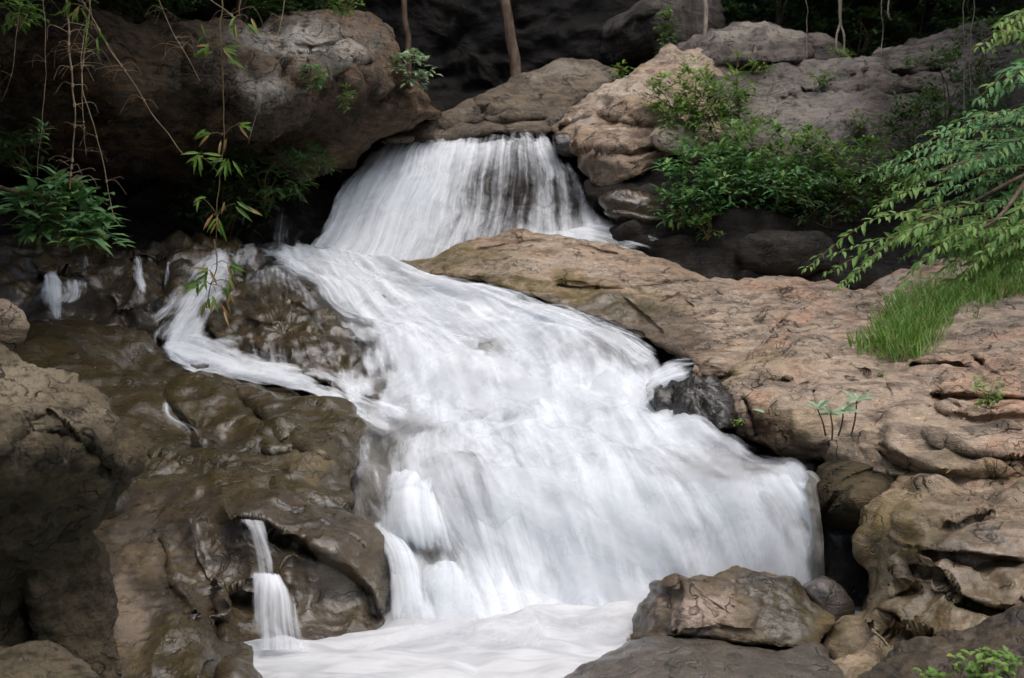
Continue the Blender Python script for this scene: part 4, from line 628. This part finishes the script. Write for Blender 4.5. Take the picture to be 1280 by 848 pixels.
def shrub(name, label, px, py, Y, rx, ry, clusters, leaf, mat, cat='shrub', group=None, per=7, slim=.38, depth=None, stems=8, spread=1.0, r=None):
    """bushy plant: clusters of radiating leaves at the ends of thin stems"""
    r = r or np.random.default_rng(int(px * 7 + py)); c = at(px, py, Y); RX, RZ = px2m(rx, Y), px2m(ry, Y); RY = depth or .7 * RX
    base = c + np.array([0, .3 * RY, -RZ * .9]); root = empty(name, tuple(base), label, cat, group); lv = Leaves(); tb = Tubes()
    q = r.normal(size=(clusters, 3)); q /= np.linalg.norm(q, axis=1)[:, None]; q *= r.uniform(.25, 1, clusters)[:, None] ** .5
    lump = 1 + .35 * perlin(q * 2.2 + px); C = c + q * np.array([RX, RY, RZ]) * lump[:, None]
    L = px2m(leaf, Y)
    for k in range(clusters):
        m = max(3, int(per * r.uniform(.6, 1.3))); out = q[k] * .5 + np.array([0, -.25, .15])
        dv = rdir(m, -.35, .55, r) * spread + out; pos = C[k] + dv * L * .12 + r.normal(size=(m, 3)) * L * .18
        ln = L * r.uniform(.65, 1.15, m); lv.add(pos, dv, ln, ln * slim, up=(0, -.25, 1))
    for k in r.choice(clusters, min(stems, clusters), False):
        mid = (base + C[k]) / 2 + r.normal(size=3) * RX * .12 + np.array([0, 0, RZ * .2]); tb.add([base + r.normal(size=3) * .05 * RX, mid, C[k]], L * .07, L * .03, 5, 10)
    lv.build('foliage', mat, root, base); tb.build('stem', TWIG, root, base); return root

# forest trees
def crown_mesh(seed, nl, rad, leaf):
    r = np.random.default_rng(seed); lv = Leaves(); nc = 46; q = r.normal(size=(nc, 3)); q /= np.linalg.norm(q, axis=1)[:, None]; q *= r.uniform(.35, 1, nc)[:, None] ** .6 * np.array([1, 1, .62])
    for k in range(nc):
        m = nl // nc; g = r.normal(size=(m, 3)) * np.array([.24, .24, .15]) * r.uniform(.6, 1.2); ln = leaf * r.uniform(.6, 1.2, m)
        lv.add((q[k] + g) * rad, rdir(m, -.6, .4, r), ln, ln * .5, up=(0, 0, 1))
    return lv, q * rad
CROWNS = []
for sd in (1, 2, 3):
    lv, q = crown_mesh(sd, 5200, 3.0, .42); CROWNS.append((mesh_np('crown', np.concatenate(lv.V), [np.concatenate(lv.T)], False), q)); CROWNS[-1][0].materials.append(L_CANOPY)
def tree(base, top, rt, label, mat=BARK, crown=1.0, k=0, name='forest_tree', group='trees shading the gorge', lean=None):
    base = np.array(base, float); top = np.array(top, float); root = empty(name, tuple(base), label, 'tree', group)
    tb = Tubes(); mid = (base + top) / 2 + (np.array(lean) if lean is not None else rng.normal(size=3) * .12 * np.array([1, 1, 0]))
    P = tb.add([base - (0, 0, .8), base, mid, top], rt * 1.25, rt * .55, 12, 40, .05)
    if crown:
        me, q = CROWNS[k % 3]
        for j in range(7): tb.add([P[-1 - j * 2], top + (q[j * 6] * crown) * .5 + (0, 0, .4), top + (0, 0, 1.6 * crown) + q[j * 6] * crown * .9], rt * .4, rt * .08, 6, 10)
        c = bpy.data.objects.new('crown', me); COL.objects.link(c); c.parent = root; c.location = tuple(top - base + np.array([0, 0, 1.6 * crown])); c.scale = (crown,) * 3; c.rotation_euler = (0, 0, rng.uniform(0, 6.28))
    tb.build('trunk', mat, root, base); return root
def ptree(x0, y0, x1, y1, Y, wpx, label, H, mat=BARK, crown=1.0, k=0, group=None, name='forest_tree'):
    b = at(x0, y0, Y); t1 = at(x1, y1, Y); d_ = (t1 - b) / max(t1[2] - b[2], .1); b2 = b - d_ * .6; top = b + d_ * H; top[0] = b[0] + (top[0] - b[0]) * .6
    return tree(b2, top, px2m(wpx, Y) / 2, label, mat, crown, k, name, group)
ptree(642, 100, 618, 0, 21.6, 15, 'leaning bare brown tree trunk rising behind the slanted slab', 7.5, k=0)
ptree(746, 50, 742, 0, 24.0, 19, 'thick dark tree trunk beside the grey dome boulder', 8, k=1)
ptree(510, 70, 506, 0, 22.2, 8, 'thin dark tree trunk behind the overhanging boulder', 7, k=2)
ptree(880, 42, 879, 0, 21.2, 6, 'slim pale tree stem between dome boulder and rim boulder', 7, BARK_PALE, .7, k=0)
BACK = [(-9, 12, 8, 1.3), (-6.4, 9.5, 6.8, 1.1), (-11, 17, 10, 1.4), (-7.6, 18.5, 9.2, 1.2), (-5.2, 22.5, 10.0, 1.1), (-3.2, 26, 10.9, 1.3), (0.2, 27, 11.2, 1.3), (5.5, 25.5, 11, 1.4), (12, 20, 11, 1.4), (-8, 23, 11, 1.4), (-14, 22, 12, 1.4), (11, 26, 12, 1.4),
        (-1.5, 29, 12, 1.4), (4, 31, 13, 1.4), (-6, 30, 13, 1.4), (9, 31, 14, 1.4), (-12, 29, 13, 1.4), (15, 28, 14, 1.4), (0, 35, 15, 1.5), (6, 36, 16, 1.5), (-7, 36, 16, 1.5), (13, 35, 16, 1.5), (-15, 35, 16, 1.5), (7.5, 13.0, 7.8, .9), (10.5, 12, 8.5, 1.2)]
for k, (x, y, z, s) in enumerate(BACK):
    tree((x, y, float(terr(np.array([x]), np.array([y]))[0])), (x + rng.uniform(-.6, .6), y + rng.uniform(-.6, .6), z), rng.uniform(.09, .2), 'dark forest tree standing in the shade behind the waterfall', crown=s, k=k)

for k, (x, y, tx, ty, z, s_) in enumerate([(-9.5, 15, -6.6, 15.2, 8.0, 1.25), (-8.5, 11, -5.8, 12.4, 7.4, 1.1), (11.5, 15, 10.4, 17.0, 9.2, 1.0), (-6.5, 6, -5.6, 5.5, 6.5, 1.1),
        (-8, -4, -7, -3, 8, 1.4), (0, -13, 0, -12, 9, 1.5), (-8, -12, -8, -11, 9, 1.5), (8, -11, 8, -10, 9, 1.5)]):  # trees added out of view to block light from the sides and behind the camera
    tree((x, y, float(terr(np.array([x]), np.array([y]))[0])), (tx, ty, z), rng.uniform(.12, .2), 'unseen forest tree added so its leafy crown shades the gorge', crown=s_, k=k)
# dark understorey
UND = [(905, 30, 24, 45, 26), (965, 25, 25, 55, 24), (1080, 45, 24, 60, 35), (1150, 20, 24, 60, 40), (1230, 10, 22, 60, 40), (1020, 15, 26, 50, 30), (400, 5, 19, 40, 14), (560, 20, 26, 60, 30), (690, 10, 26, 50, 30), (820, -10, 26, 60, 30), (180, 8, 15.5, 70, 18), (60, 5, 14.6, 60, 18), (340, 12, 17, 40, 14)]
UL = ['dark leafy bush behind the left part of the rim boulder', 'dark leafy bush above the middle of the rim boulder', 'dark fern bush in the hollow behind the grey bank rock', 'tall shaded bush right of the hanging roots', 'shaded bush at the top right corner', 'shaded bush far behind the rim boulder', 'scrubby bush on top of the pale boulder end', 'dim bush behind the cliff left of the leaning trunk', 'dim bush between the leaning trunk and the thick trunk', 'dim bush above the grey dome boulder', 'low scrub on the shaded top of the overhanging boulder', 'low scrub in the top left corner above the boulder', 'low scrub beside the hanging bamboo on the boulder top']
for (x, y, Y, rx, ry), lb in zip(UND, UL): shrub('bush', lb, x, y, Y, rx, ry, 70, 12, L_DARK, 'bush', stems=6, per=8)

# right bank shrubs (photo order: ferny bank, mid, dark)
S = [(872, 118, 17, 60, 36, 102, 11.6, L_BRIGHT, 'bright ferny shrub on the tan boulder crest'), (850, 152, 16.9, 34, 26, 58, 10.5, L_MID, 'green low shrub above the small pale block'),
     (905, 160, 16.7, 44, 29, 78, 10.5, L_MID, 'green shrub in the cleft left of the grey bank face'), (893, 212, 16.2, 67, 34, 128, 12.6, L_BLUE, 'leafy shrub hanging over the undercut right of the tan boulder'),
     (955, 192, 16.3, 71, 36, 136, 12.6, L_MID, 'green shrub with yellowish tips below the grey bank face'), (1010, 205, 16.2, 46, 36, 88, 13.7, L_BRIGHT, 'bright yellow green leafy shrub in the middle of the right bank'),
     (1065, 215, 16, 63, 43, 128, 11.6, L_MID, 'dense green shrub at the foot of the grey rock'), (940, 235, 15.9, 80, 29, 102, 11.6, L_BLUE, 'trailing shrub draped over the dark ledge'),
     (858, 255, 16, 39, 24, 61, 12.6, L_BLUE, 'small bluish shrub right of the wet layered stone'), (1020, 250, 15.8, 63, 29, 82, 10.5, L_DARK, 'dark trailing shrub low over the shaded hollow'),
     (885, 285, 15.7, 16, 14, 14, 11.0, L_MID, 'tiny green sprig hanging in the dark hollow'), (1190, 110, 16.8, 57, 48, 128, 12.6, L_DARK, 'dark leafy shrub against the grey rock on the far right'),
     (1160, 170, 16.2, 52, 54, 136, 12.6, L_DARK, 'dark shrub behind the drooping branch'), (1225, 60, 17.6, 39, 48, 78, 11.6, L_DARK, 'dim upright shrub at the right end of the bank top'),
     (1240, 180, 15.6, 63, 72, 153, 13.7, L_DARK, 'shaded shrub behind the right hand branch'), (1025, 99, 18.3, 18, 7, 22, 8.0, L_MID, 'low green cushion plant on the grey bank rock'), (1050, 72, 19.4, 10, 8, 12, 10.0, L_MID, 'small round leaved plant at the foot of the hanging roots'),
     (1075, 150, 17, 14, 12, 10, 9.0, L_MID, 'small sprig growing on the grey rock face'), (945, 85, 18.6, 24, 5, 14, 8.0, L_MID, 'thin creeper line below the rim boulder')]
for x, y, Y, rx, ry, n_, lf, m, lb in S: shrub('shrub', lb, x, y, Y, rx * 1.15, ry * 1.1, int(n_ * .9), lf * 1.05, m, 'shrub')
for x, y, Y, rx, ry, n_, lf, m, lb in [(845, 118, 17.2, 34, 26, 70, 11, L_BRIGHT, 'light green ferny growth along the crest of the tan boulder'), (905, 128, 16.9, 34, 28, 70, 11, L_MID, 'mixed green growth around the spiky plants'), (985, 228, 15.9, 50, 26, 90, 13, L_SHADE, 'paler green shrub hanging low in the middle of the right bank'), (915, 222, 15.9, 40, 22, 60, 13, L_SHADE, 'paler green shrub hanging low right of the tan boulder'), (1105, 235, 15.6, 40, 26, 60, 12, L_MID, 'green shrub partly behind the drooping branch tips'),
        (22, 190, 13.4, 34, 26, 26, 16, L_DARK, 'dim dark shrub at the left edge above the bare branch')]: shrub('shrub', lb, x, y, Y, rx, ry, n_, lf, m, 'shrub')
# left
shrub('broadleaf_shrub', 'leafy green shrub with finger like leaves on the left bank', 68, 262, 12.6, 66, 38, 44, 32, L_SHADE, per=8, slim=.42, stems=14, depth=.4)
shrub('broadleaf_shrub', 'leaf tuft hanging in front of the back wet rock beside the left shrub', 118, 296, 12.4, 26, 16, 12, 28, L_SHADE, per=8, slim=.4, depth=.2)
shrub('broadleaf_shrub', 'small leaf tuft near the left edge above the shrub', 44, 168, 13.0, 14, 10, 6, 18, L_SHADE, per=6, slim=.3, depth=.2)
shrub('fern_shrub', 'shadowy shrub hanging below the overhanging boulder', 330, 215, 16.4, 75, 42, 100, 16, L_DARK, per=8, slim=.3, depth=.5)
shrub('fern_shrub', 'shadowy leaf curtain beside the small side fall', 280, 255, 16.6, 55, 38, 60, 16, L_DARK, per=8, slim=.3, depth=.4)
shrub('fern_shrub', 'small dark sprays at the boulder underside near the upper fall', 392, 205, 16.7, 30, 16, 26, 15, L_DARK, per=7, slim=.3, depth=.3)
shrub('ledge_plant', 'pale grey green plant on the nose of the overhanging boulder', 513, 86, 17.2, 26, 22, 30, 12, L_PALE, 'plant', per=7, slim=.5, depth=.2)
shrub('ledge_plant', 'small blue green plant on the boulder face', 392, 98, 15.2, 16, 14, 18, 10, L_BLUE, 'plant', per=6, slim=.5, depth=.12)
shrub('ledge_plant', 'little bright green plant on the brown boulder face', 432, 122, 15.9, 9, 14, 12, 9, L_MID, 'plant', per=6, slim=.4, depth=.1)
shrub('overhanging_leaves', 'green leaf spray in the top left corner', 18, 12, 10.5, 30, 22, 26, 14, L_MID, 'plant', per=7, slim=.5, depth=.3)
shrub('overhanging_leaves', 'bright green leaf spray at the top edge above the boulder end', 430, 0, 15.5, 26, 12, 26, 12, L_BRIGHT, 'plant', per=7, slim=.35, depth=.3)
shrub('climbing_plant', 'green climber running up the grey dome boulder', 831, 40, 20.6, 7, 44, 24, 10, L_MID, 'climber', per=6, slim=.5, depth=.1)
shrub('ledge_plant', 'green sprout at the right tip of the slanted slab', 775, 88, 20.0, 10, 8, 12, 10, L_BRIGHT, 'plant', per=6, depth=.15)
shrub('low_plant', 'leafy upright weed growing from the crack on the tan ledge', 1238, 488, 9.45, 17, 20, 22, 10, L_MID, 'plant', per=5, slim=.5, depth=.1)
shrub('low_plant', 'tiny green sprout on the ledge above the pale rosettes', 1102, 470, 11.0, 4, 4, 4, 7, L_MID, 'plant', per=5, slim=.5, depth=.05)
shrub('low_plant', 'tiny yellow green sprout on the ledge below the wet boulder edge', 920, 530, 10.5, 5, 4, 4, 7, L_BRIGHT, 'plant', per=5, slim=.5, depth=.05)
shrub('corner_plant', 'bright round leaved plant on the dark corner rock', 1235, 832, 6.2, 42, 20, 40, 13, L_BRIGHT, 'plant', per=4, slim=.75, depth=.15, spread=.8)
shrub('corner_plant', 'smaller round leaved plant at the bottom of the corner rock', 1165, 852, 6.3, 20, 8, 12, 12, L_BRIGHT, 'plant', per=4, slim=.75, depth=.1, spread=.8)
# rosettes
def rosette(label, x, y, Y, stemx, stemy, leaf, m=9):
    c = at(x, y, Y); b = at(stemx, stemy, Y + .05); root = empty('rosette_plant', tuple(b), label, 'plant', 'pale rosette plants at the ledge lip'); tb = Tubes(); tb.add([b, (b + c) / 2 + (.01, 0, 0), c], .008, .005, 6, 10); tb.build('stem', BARK, root, b)
    lv = Leaves(); L = px2m(leaf, Y); dv = rdir(m, -.05, .75); lv.add(np.repeat(c[None], m, 0), dv, L * rng.uniform(.8, 1.1, m), L * .28, up=(0, -.75, .65), droop=.8); lv.build('foliage', L_PALE, root, b)
rosette('pale rosette plant on the longest stalk at the ledge lip', 1071, 500, 9.75, 1064, 545, 24, 10); rosette('pale rosette plant leftmost over the ledge lip', 1022, 512, 9.75, 1032, 545, 24, 10)
rosette('low pale rosette between the two taller stalks', 1038, 518, 9.7, 1040, 550, 24, 9); rosette('green tinged rosette beside the longest stalk', 1054, 514, 9.75, 1048, 545, 24, 9)
rosette('small rosette hanging on the ledge face left of the group', 957, 516, 10.55, 958, 524, 20, 8)
# spiky plants on ferny bank
def spiky(label, x, y, Y, leaf, stem, m=14):
    c = at(x, y, Y); b = at(x, y + stem, Y + .02); root = empty('spiky_plant', tuple(b), label, 'plant', 'spiky plants on the right bank'); lv = Leaves(); L = px2m(leaf, Y); dv = rdir(m, .1, .95); lv.add(np.repeat(c[None], m, 0), dv, L * rng.uniform(.7, 1.1, m), L * .09, droop=1.3); lv.build('foliage', L_BRIGHT, root, b)
    tb = Tubes(); tb.add([b, (b + c) / 2, c], .02, .012, 6, 8); tb.build('stem', TWIG, root, b)
spiky('bright spiky plant with a tall stem below the rim boulder', 921, 92, 17.9, 24, 34); spiky('second tuft of the spiky growth right above the tall stem', 922, 72, 18.0, 20, 12)
spiky('strap leaved plant in the ferny cleft', 882, 102, 16.9, 26, 12, 12); spiky('low strap leaved tuft above the small pale block', 862, 128, 16.6, 24, 10, 12)

# grass clump on the ledge
f = ROCKD['broad sunlit tan rock ledge along the right bank']
def grass(label, boxes, hpx, dens, mat=L_FRESH):
    lv = Leaves(); pts = []
    for x0, y0, x1, y1, wd in boxes:
        m = int(dens * np.hypot(x1 - x0, y1 - y0) / 10); t_ = rng.uniform(0, 1, m); x = x0 + t_ * (x1 - x0) + rng.normal(size=m) * wd * .5; y = y0 + t_ * (y1 - y0) + rng.normal(size=m) * wd * .35; pts.append(np.stack([x, y], 1))
    p = np.concatenate(pts); Y = f(p[:, 0], p[:, 1]) + .05; P = at(p[:, 0], p[:, 1], Y); m = len(P); L = hpx / F * Y * rng.uniform(.3, 1.25, m)
    dv = np.stack([rng.normal(size=m) * .3, rng.normal(size=m) * .3, np.ones(m)], 1); az = rng.uniform(0, 6.28, m)
    lv.add(P, dv, L, .013, up=np.stack([np.cos(az), np.sin(az), np.full(m, .2)], 1), droop=1.4); o = P.mean(0); o[2] = P[:, 2].min()
    ob = lv.build('grass_clump', mat, None, o); ob.location = tuple(o); tag(ob, label, 'grass', 'grass clumps on the tan ledge')
grass('thick bright green grass clump on the tan ledge', [(1105, 440, 1150, 435, 22), (1110, 425, 1160, 415, 24), (1125, 405, 1180, 385, 24)], 36, 170)
grass('long band of green grass running up to the right edge', [(1160, 400, 1230, 375, 22), (1190, 378, 1290, 355, 20), (1240, 362, 1300, 345, 16)], 30, 150)
grass('sparse thin grass fringe left of the thick clump', [(1066, 442, 1108, 428, 10)], 26, 40)

# right hand drooping branch with pinnate fronds
def frond(lv, tb, P0, P1, sag, leaf, n_, wr=.38):
    P0, P1 = np.array(P0), np.array(P1); mid = (P0 + P1) / 2 + np.array([0, 0, sag]); P = tb.add([P0, mid, P1], .0035, .0015, 5, 30)
    s = np.linspace(.15, 1, n_); X = crom(P, n_ * 3)[(s * (n_ * 3 - 1)).astype(int)]; T = np.gradient(X, axis=0); T /= np.linalg.norm(T, axis=1)[:, None]
    side = np.cross(T, (0, -.5, 1)); side /= np.linalg.norm(side, axis=1)[:, None]
    for sg in (-1, 1):
        dv = T * .75 + sg * side * .8 + rng.normal(size=X.shape) * .26 + np.array([0, 0, -.22]); L = leaf * (1 - .5 * s ** 3) * rng.uniform(.6, 1.3, n_); lv.add(X + rng.normal(size=X.shape) * leaf * .08, dv, L, L * wr, up=np.array([0, -.6, .8]) + rng.normal(size=X.shape) * .35)
    lv.add(X[-1:], T[-1:], leaf * .7, leaf * .3)
def branch(label, fronds, Y, leaf, mat, n_=13, woody=None):
    b = at(*fronds[0][0:2], Y); root = empty('leafy_branch', tuple(b), label, 'tree branch'); lv = Leaves()
    for fr in fronds:
        x0, y0, x1, y1, dy0, dy1, sg = fr
        for j in range(5 if len(fronds) > 6 else 2):   # side sprays next to each main spray
            q = rng.normal(size=4) * 24 * (j > 0); tb = Tubes(); k = float(j > 0)
            frond(lv, tb, at(x0 + 40 * k + q[0], y0 + q[1] + 6 * k, Y + dy0 + .25 * k), at(x1 + 45 * k + q[2], y1 + q[3] + 4 * k, Y + dy1 + .3 * k), sg * (1 - .3 * k), leaf * rng.uniform(.75, 1.1), int(n_ * rng.uniform(.85, 1.15)))
            tb.build('leaf_stalk', TWIG, root, b)
    for w_ in woody or ():
        wb = Tubes(); wb.add([at(x, y, Y + dy) for x, y, dy in w_], .016, .006, 7, 24); wb.build('limb', BARK, root, b)
    lv.build('foliage', mat, root, b)
branch('large drooping branch of pinnate leaves at the right edge, lower sprays', [(1165, 262, 1008, 335, .1, -.2, .10), (1200, 268, 1052, 356, 0, -.3, .08), (1180, 235, 1092, 262, .2, .1, .05), (1230, 255, 1120, 300, .1, 0, .06), (1260, 290, 1185, 300, 0, -.2, .03), (1240, 275, 1150, 330, -.1, -.3, .05), (1290, 250, 1200, 290, .2, 0, .05), (1300, 270, 1205, 345, -.1, -.3, .06), (1310, 240, 1245, 290, 0, -.2, .03), (1215, 285, 1130, 322, .3, .3, .04)],
       7.2, .078, L_MID, 21, [[(1400, 180, .3), (1290, 215, .2), (1210, 255, .1), (1150, 275, 0)], [(1290, 215, .2), (1250, 270, 0), (1215, 290, -.1)]])
branch('middle sprays of blue green pinnate leaves at the right edge', [(1270, 165, 1110, 205, .1, -.1, .10), (1280, 180, 1075, 222, .2, 0, .10), (1300, 150, 1180, 170, .1, 0, .06), (1290, 195, 1140, 235, 0, -.2, .07), (1310, 205, 1190, 240, -.1, -.3, .05), (1300, 170, 1225, 205, 0, -.3, .04), (1250, 185, 1165, 250, .1, -.1, .05), (1310, 225, 1240, 262, .1, -.1, .04), (1230, 190, 1130, 215, .3, .2, .05), (1320, 140, 1235, 155, 0, -.1, .04)],
       7.4, .072, L_BLUE, 22, [[(1420, 120, .4), (1320, 160, .2), (1240, 190, .1), (1170, 215, 0)]])
branch('short spray of blue green leaves halfway up the right edge', [(1300, 78, 1222, 124, 0, -.2, .05), (1320, 90, 1235, 128, .1, 0, .05), (1310, 70, 1262, 100, -.1, -.2, .02)], 7.0, .085, L_BLUE, 13)
branch('bright green leaf spray at the upper right edge', [(1310, 20, 1224, 58, 0, -.2, .05), (1320, 35, 1240, 60, .1, 0, .04), (1310, 10, 1250, 30, 0, -.1, .03), (1320, 50, 1258, 40, .1, 0, .02)], 7.0, .085, L_BRIGHT, 12)

# hanging bamboo: dry stems and leafy stems on the left
def dry_stem(label, pts, Y, wpx, twigs, seed):
    r = np.random.default_rng(seed); P = [at(x, y, Y + .1 * k) for k, (x, y) in enumerate(pts)]; b = P[0]; root = empty('dry_bamboo_stem', tuple(b), label, 'bamboo stem', 'dry bamboo stems hanging on the left'); tb = Tubes(); rad = px2m(wpx, Y) / 2 * .6
    C = tb.add(P, rad, rad * .55, 7, 40, .015)
    for k in range(twigs):
        i0 = int(r.uniform(.1, .98) * 39)
        for j in range(int(r.integers(1, 4))):
            L = px2m(r.uniform(12, 46), Y); s = r.choice([-1, 1]); e1 = C[i0] + np.array([s * L * r.uniform(.25, .7), r.normal() * .05, L * r.uniform(-.1, .3)]); e2 = e1 + np.array([s * L * r.uniform(.1, .5), 0, -L * r.uniform(.05, .7)]); tw = Tubes(); tw.add([C[i0], e1, e2], rad * .32, rad * .16, 5, 9); tw.build('twig', DRYTWIG, root, b)
        tb.add([C[i0] - (0, 0, rad * 2), C[i0] + (0, 0, rad * 2)], rad * 1.4, rad * 1.4, 6, 4)
    tb.build('stem', DRYTWIG, root, b)
dry_stem('long dry stem slanting from top left down across the dark boulder', [(100, 0), (112, 20), (150, 80), (190, 140), (228, 193)], 9.0, 3.2, 5, 1)
dry_stem('thick bundle of pale dry stem hanging straight near the left', [(82, -10), (85, 40), (91, 110), (94, 160), (86, 235)], 9.2, 4.6, 13, 2)
dry_stem('pale dry stem hanging beside the thick bundle, ending lowest', [(113, -10), (106, 60), (103, 110), (122, 175), (144, 272)], 9.1, 3.0, 7, 3)
dry_stem('short dry stem with long twigs between the bundle and slanting stem', [(108, 20), (102, 90), (104, 150), (108, 195)], 9.4, 2.0, 7, 4)
dry_stem('thin grey dry stem hanging left of the thick bundle', [(53, -10), (57, 60), (56, 120), (46, 220)], 9.6, 1.8, 4, 5)
dry_stem('very thin stem near the left frame edge', [(24, 15), (20, 60), (10, 105), (0, 128)], 9.6, 1.4, 1, 6)
dry_stem('short dry twiggy stem hanging at the top above the dark boulder', [(196, -10), (208, 25), (228, 62), (250, 102)], 9.0, 2.2, 5, 7)
dry_stem('slim dry stem hanging in front of the pale boulder top', [(358, -10), (345, 60), (330, 110), (310, 178)], 9.0, 2.2, 3, 8)
dry_stem('short broken dry stem at the top edge by the slim stem', [(262, 0), (280, 12), (292, 22)], 9.2, 3, 2, 9)
def bamboo(label, pts, Y, leafsets, seed):
    r = np.random.default_rng(seed); P = [at(x, y, Y) for x, y in pts]; b = P[0]; root = empty('bamboo_shoot', tuple(b), label, 'bamboo', 'leafy bamboo stems hanging on the left'); tb = Tubes(); lv = Leaves(); dl = Leaves(); tb.add(P, .006, .0035, 6, 50, .02); nd = 0
    for x, y, m, a0, a1, ln, dry in leafsets:
        c = at(x, y, Y - .05); L = px2m(ln * .85, Y); an = np.radians(r.uniform(a0, a1, m)); dv = np.stack([np.cos(an), r.normal(size=m) * .3 - .2, np.sin(an)], 1); pos = c + r.normal(size=(m, 3)) * L * .15
        if dry: dl.add(pos, dv, L * r.uniform(.7, 1.1, m), L * .15, up=(0, -1, .2)); nd += 1
        else: lv.add(pos, dv, L * r.uniform(.7, 1.15, m), L * .2, up=(0, -1, .3))
        near = min(P, key=lambda q: np.linalg.norm(q - c)); tb.add([near, (near + c) / 2 + (0, 0, L * .15), c], .004, .002, 5, 8)
    tb.build('stem', TWIG, root, b); lv.build('foliage', L_BAMBOO, root, b)
    if nd: dl.build('dry_leaf', L_DRY, root, b)
bamboo('long leafy bamboo stem hanging in front of the dark hollow', [(276, -5), (278, 60), (280, 120), (279, 170), (275, 220), (272, 270), (267, 315)], 9.3,
       [(262, 55, 5, 160, 260, 26, 0), (283, 60, 4, -60, 20, 26, 0), (258, 60, 2, 200, 280, 20, 0), (288, 72, 3, -60, -20, 24, 0), (255, 45, 2, 100, 250, 22, 0), (262, 168, 4, 160, 250, 26, 0), (300, 155, 5, -100, 30, 24, 0), (250, 195, 7, 170, 290, 28, 0), (285, 200, 8, 220, 330, 26, 0), (278, 198, 5, 160, 260, 26, 0), (250, 245, 4, 170, 280, 22, 0), (295, 255, 3, -50, -20, 34, 0), (278, 170, 2, 250, 280, 30, 1), (268, 270, 4, 240, 290, 26, 1), (282, 255, 2, 240, 290, 20, 1), (272, 275, 4, 230, 300, 24, 0)], 1)
bamboo('leafy bamboo tip dangling over the white side stream', [(266, 300), (270, 330), (262, 355), (258, 385)], 9.1,
       [(262, 340, 6, 150, 330, 26, 0), (285, 330, 4, 240, 350, 30, 0), (250, 355, 6, 180, 280, 28, 0), (288, 352, 4, 250, 340, 28, 0), (260, 375, 4, 230, 300, 26, 0), (270, 365, 2, 290, 320, 30, 0), (285, 365, 3, 250, 300, 24, 1), (278, 385, 2, 280, 310, 28, 1)], 2)
bamboo('short bamboo sprig with broad leaves at the top left', [(108, -10), (112, 15), (114, 30)], 9.0, [(114, 38, 2, 240, 280, 26, 0), (100, 12, 6, 180, 300, 24, 0), (90, 5, 4, 180, 300, 24, 0), (122, 42, 2, 280, 310, 24, 0)], 3)
bamboo('small bamboo sprig at the top edge beside the slim dry stem', [(300, -10), (298, 10), (300, 20)], 9.2, [(293, 25, 3, 220, 280, 24, 0), (310, 24, 3, 290, 340, 26, 0)], 4)
# hanging roots on the far right
def hang(label, strands, Y, rad, mat=BARK_PALE, group='hanging roots and vines on the right'):
    b = at(strands[0][0][0], strands[0][0][1], Y); root = empty('hanging_vine', tuple(b), label, 'vine', group); tb = Tubes()
    for k, s in enumerate(strands): tb.add([at(x, y, Y + .15 * k) for x, y in s], rad, rad * .7, 5, 30, .04)
    tb.build('strand', mat, root, b)
hang('pair of twisted pale hanging roots above the grey bank', [[(1049, -60), (1050, 20), (1046, 45), (1048, 70)], [(1053, -60), (1051, 15), (1054, 40), (1056, 72)]], 19.5, .022)
hang('single straight hanging vine right of the twisted roots', [[(1103, -60), (1103, 66)]], 18.5, .008)
hang('thin vine thread in front of the rim boulder', [[(1010, -60), (1008, 74)]], 17.5, .006)
hang('short frayed hanging root near the top right of centre', [[(1113, -60), (1112, 10), (1114, 24)]], 18.5, .015)
hang('two faint vine threads beside the right hand branch', [[(1206, -40), (1206, 160)], [(1215, -40), (1214, 120)]], 15.0, .006)
# dead branch on left and fallen leaves
tb = Tubes(); b = at(-20, 228, 12.3); root = empty('bare_branch', tuple(b), 'bare brown branch reaching in from the left edge above the shrub', 'branch'); tb.add([b, at(20, 240, 12.2), at(50, 244, 12.3), at(75, 262, 12.4)], .025, .012, 7, 20); tb.build('stem', BARK, root, b)
def fallen(label, x, y, Y, L, ang, mat):
    lv = Leaves(); c = at(x, y, Y); lv.add(c[None], np.array([[math.cos(ang), -.3, math.sin(ang)]]), L, L * .35, up=(0, -.8, .6)); o = lv.build('fallen_leaf', mat, None, c); o.location = tuple(c); tag(o, label, 'leaf')
fallen('orange fallen leaf low on the left wet rock', 158, 826, 7.45, .06, 1.9, L_ORANGE); fallen('smaller orange fallen leaf next to the other on the wet rock', 167, 836, 7.4, .045, 1.6, L_ORANGE)
fallen('single green leaf lying on the brown rock', 150, 762, 8.2, .075, 2.7, L_MID); fallen('dry tan leaf on the edge of the layered rock', 1182, 592, 8.6, .05, .8, L_DRY)

lv = Leaves(); m = 260; x = np.concatenate([rng.uniform(1080, 1285, 200), rng.uniform(900, 1100, 60)]); y = np.concatenate([rng.uniform(395, 580, 200), rng.uniform(370, 520, 60)]); Y = f(x, y) - .02
a = rng.uniform(0, 6.28, m); lv.add(at(x, y, Y), np.stack([np.cos(a), np.sin(a), .3 * np.sin(a) + .1], 1), rng.uniform(.02, .07, m), rng.uniform(.01, .025, m), up=(0, -.3, 1)); o = lv.build('leaf_litter', leaf_mat('litter_leaf', (.20, .12, .06), (.34, .23, .13), (.12, .08, .05), trans=.05)); tag(o, 'small dry brown leaf litter scattered on the tan ledge', 'leaf litter', kind='stuff')
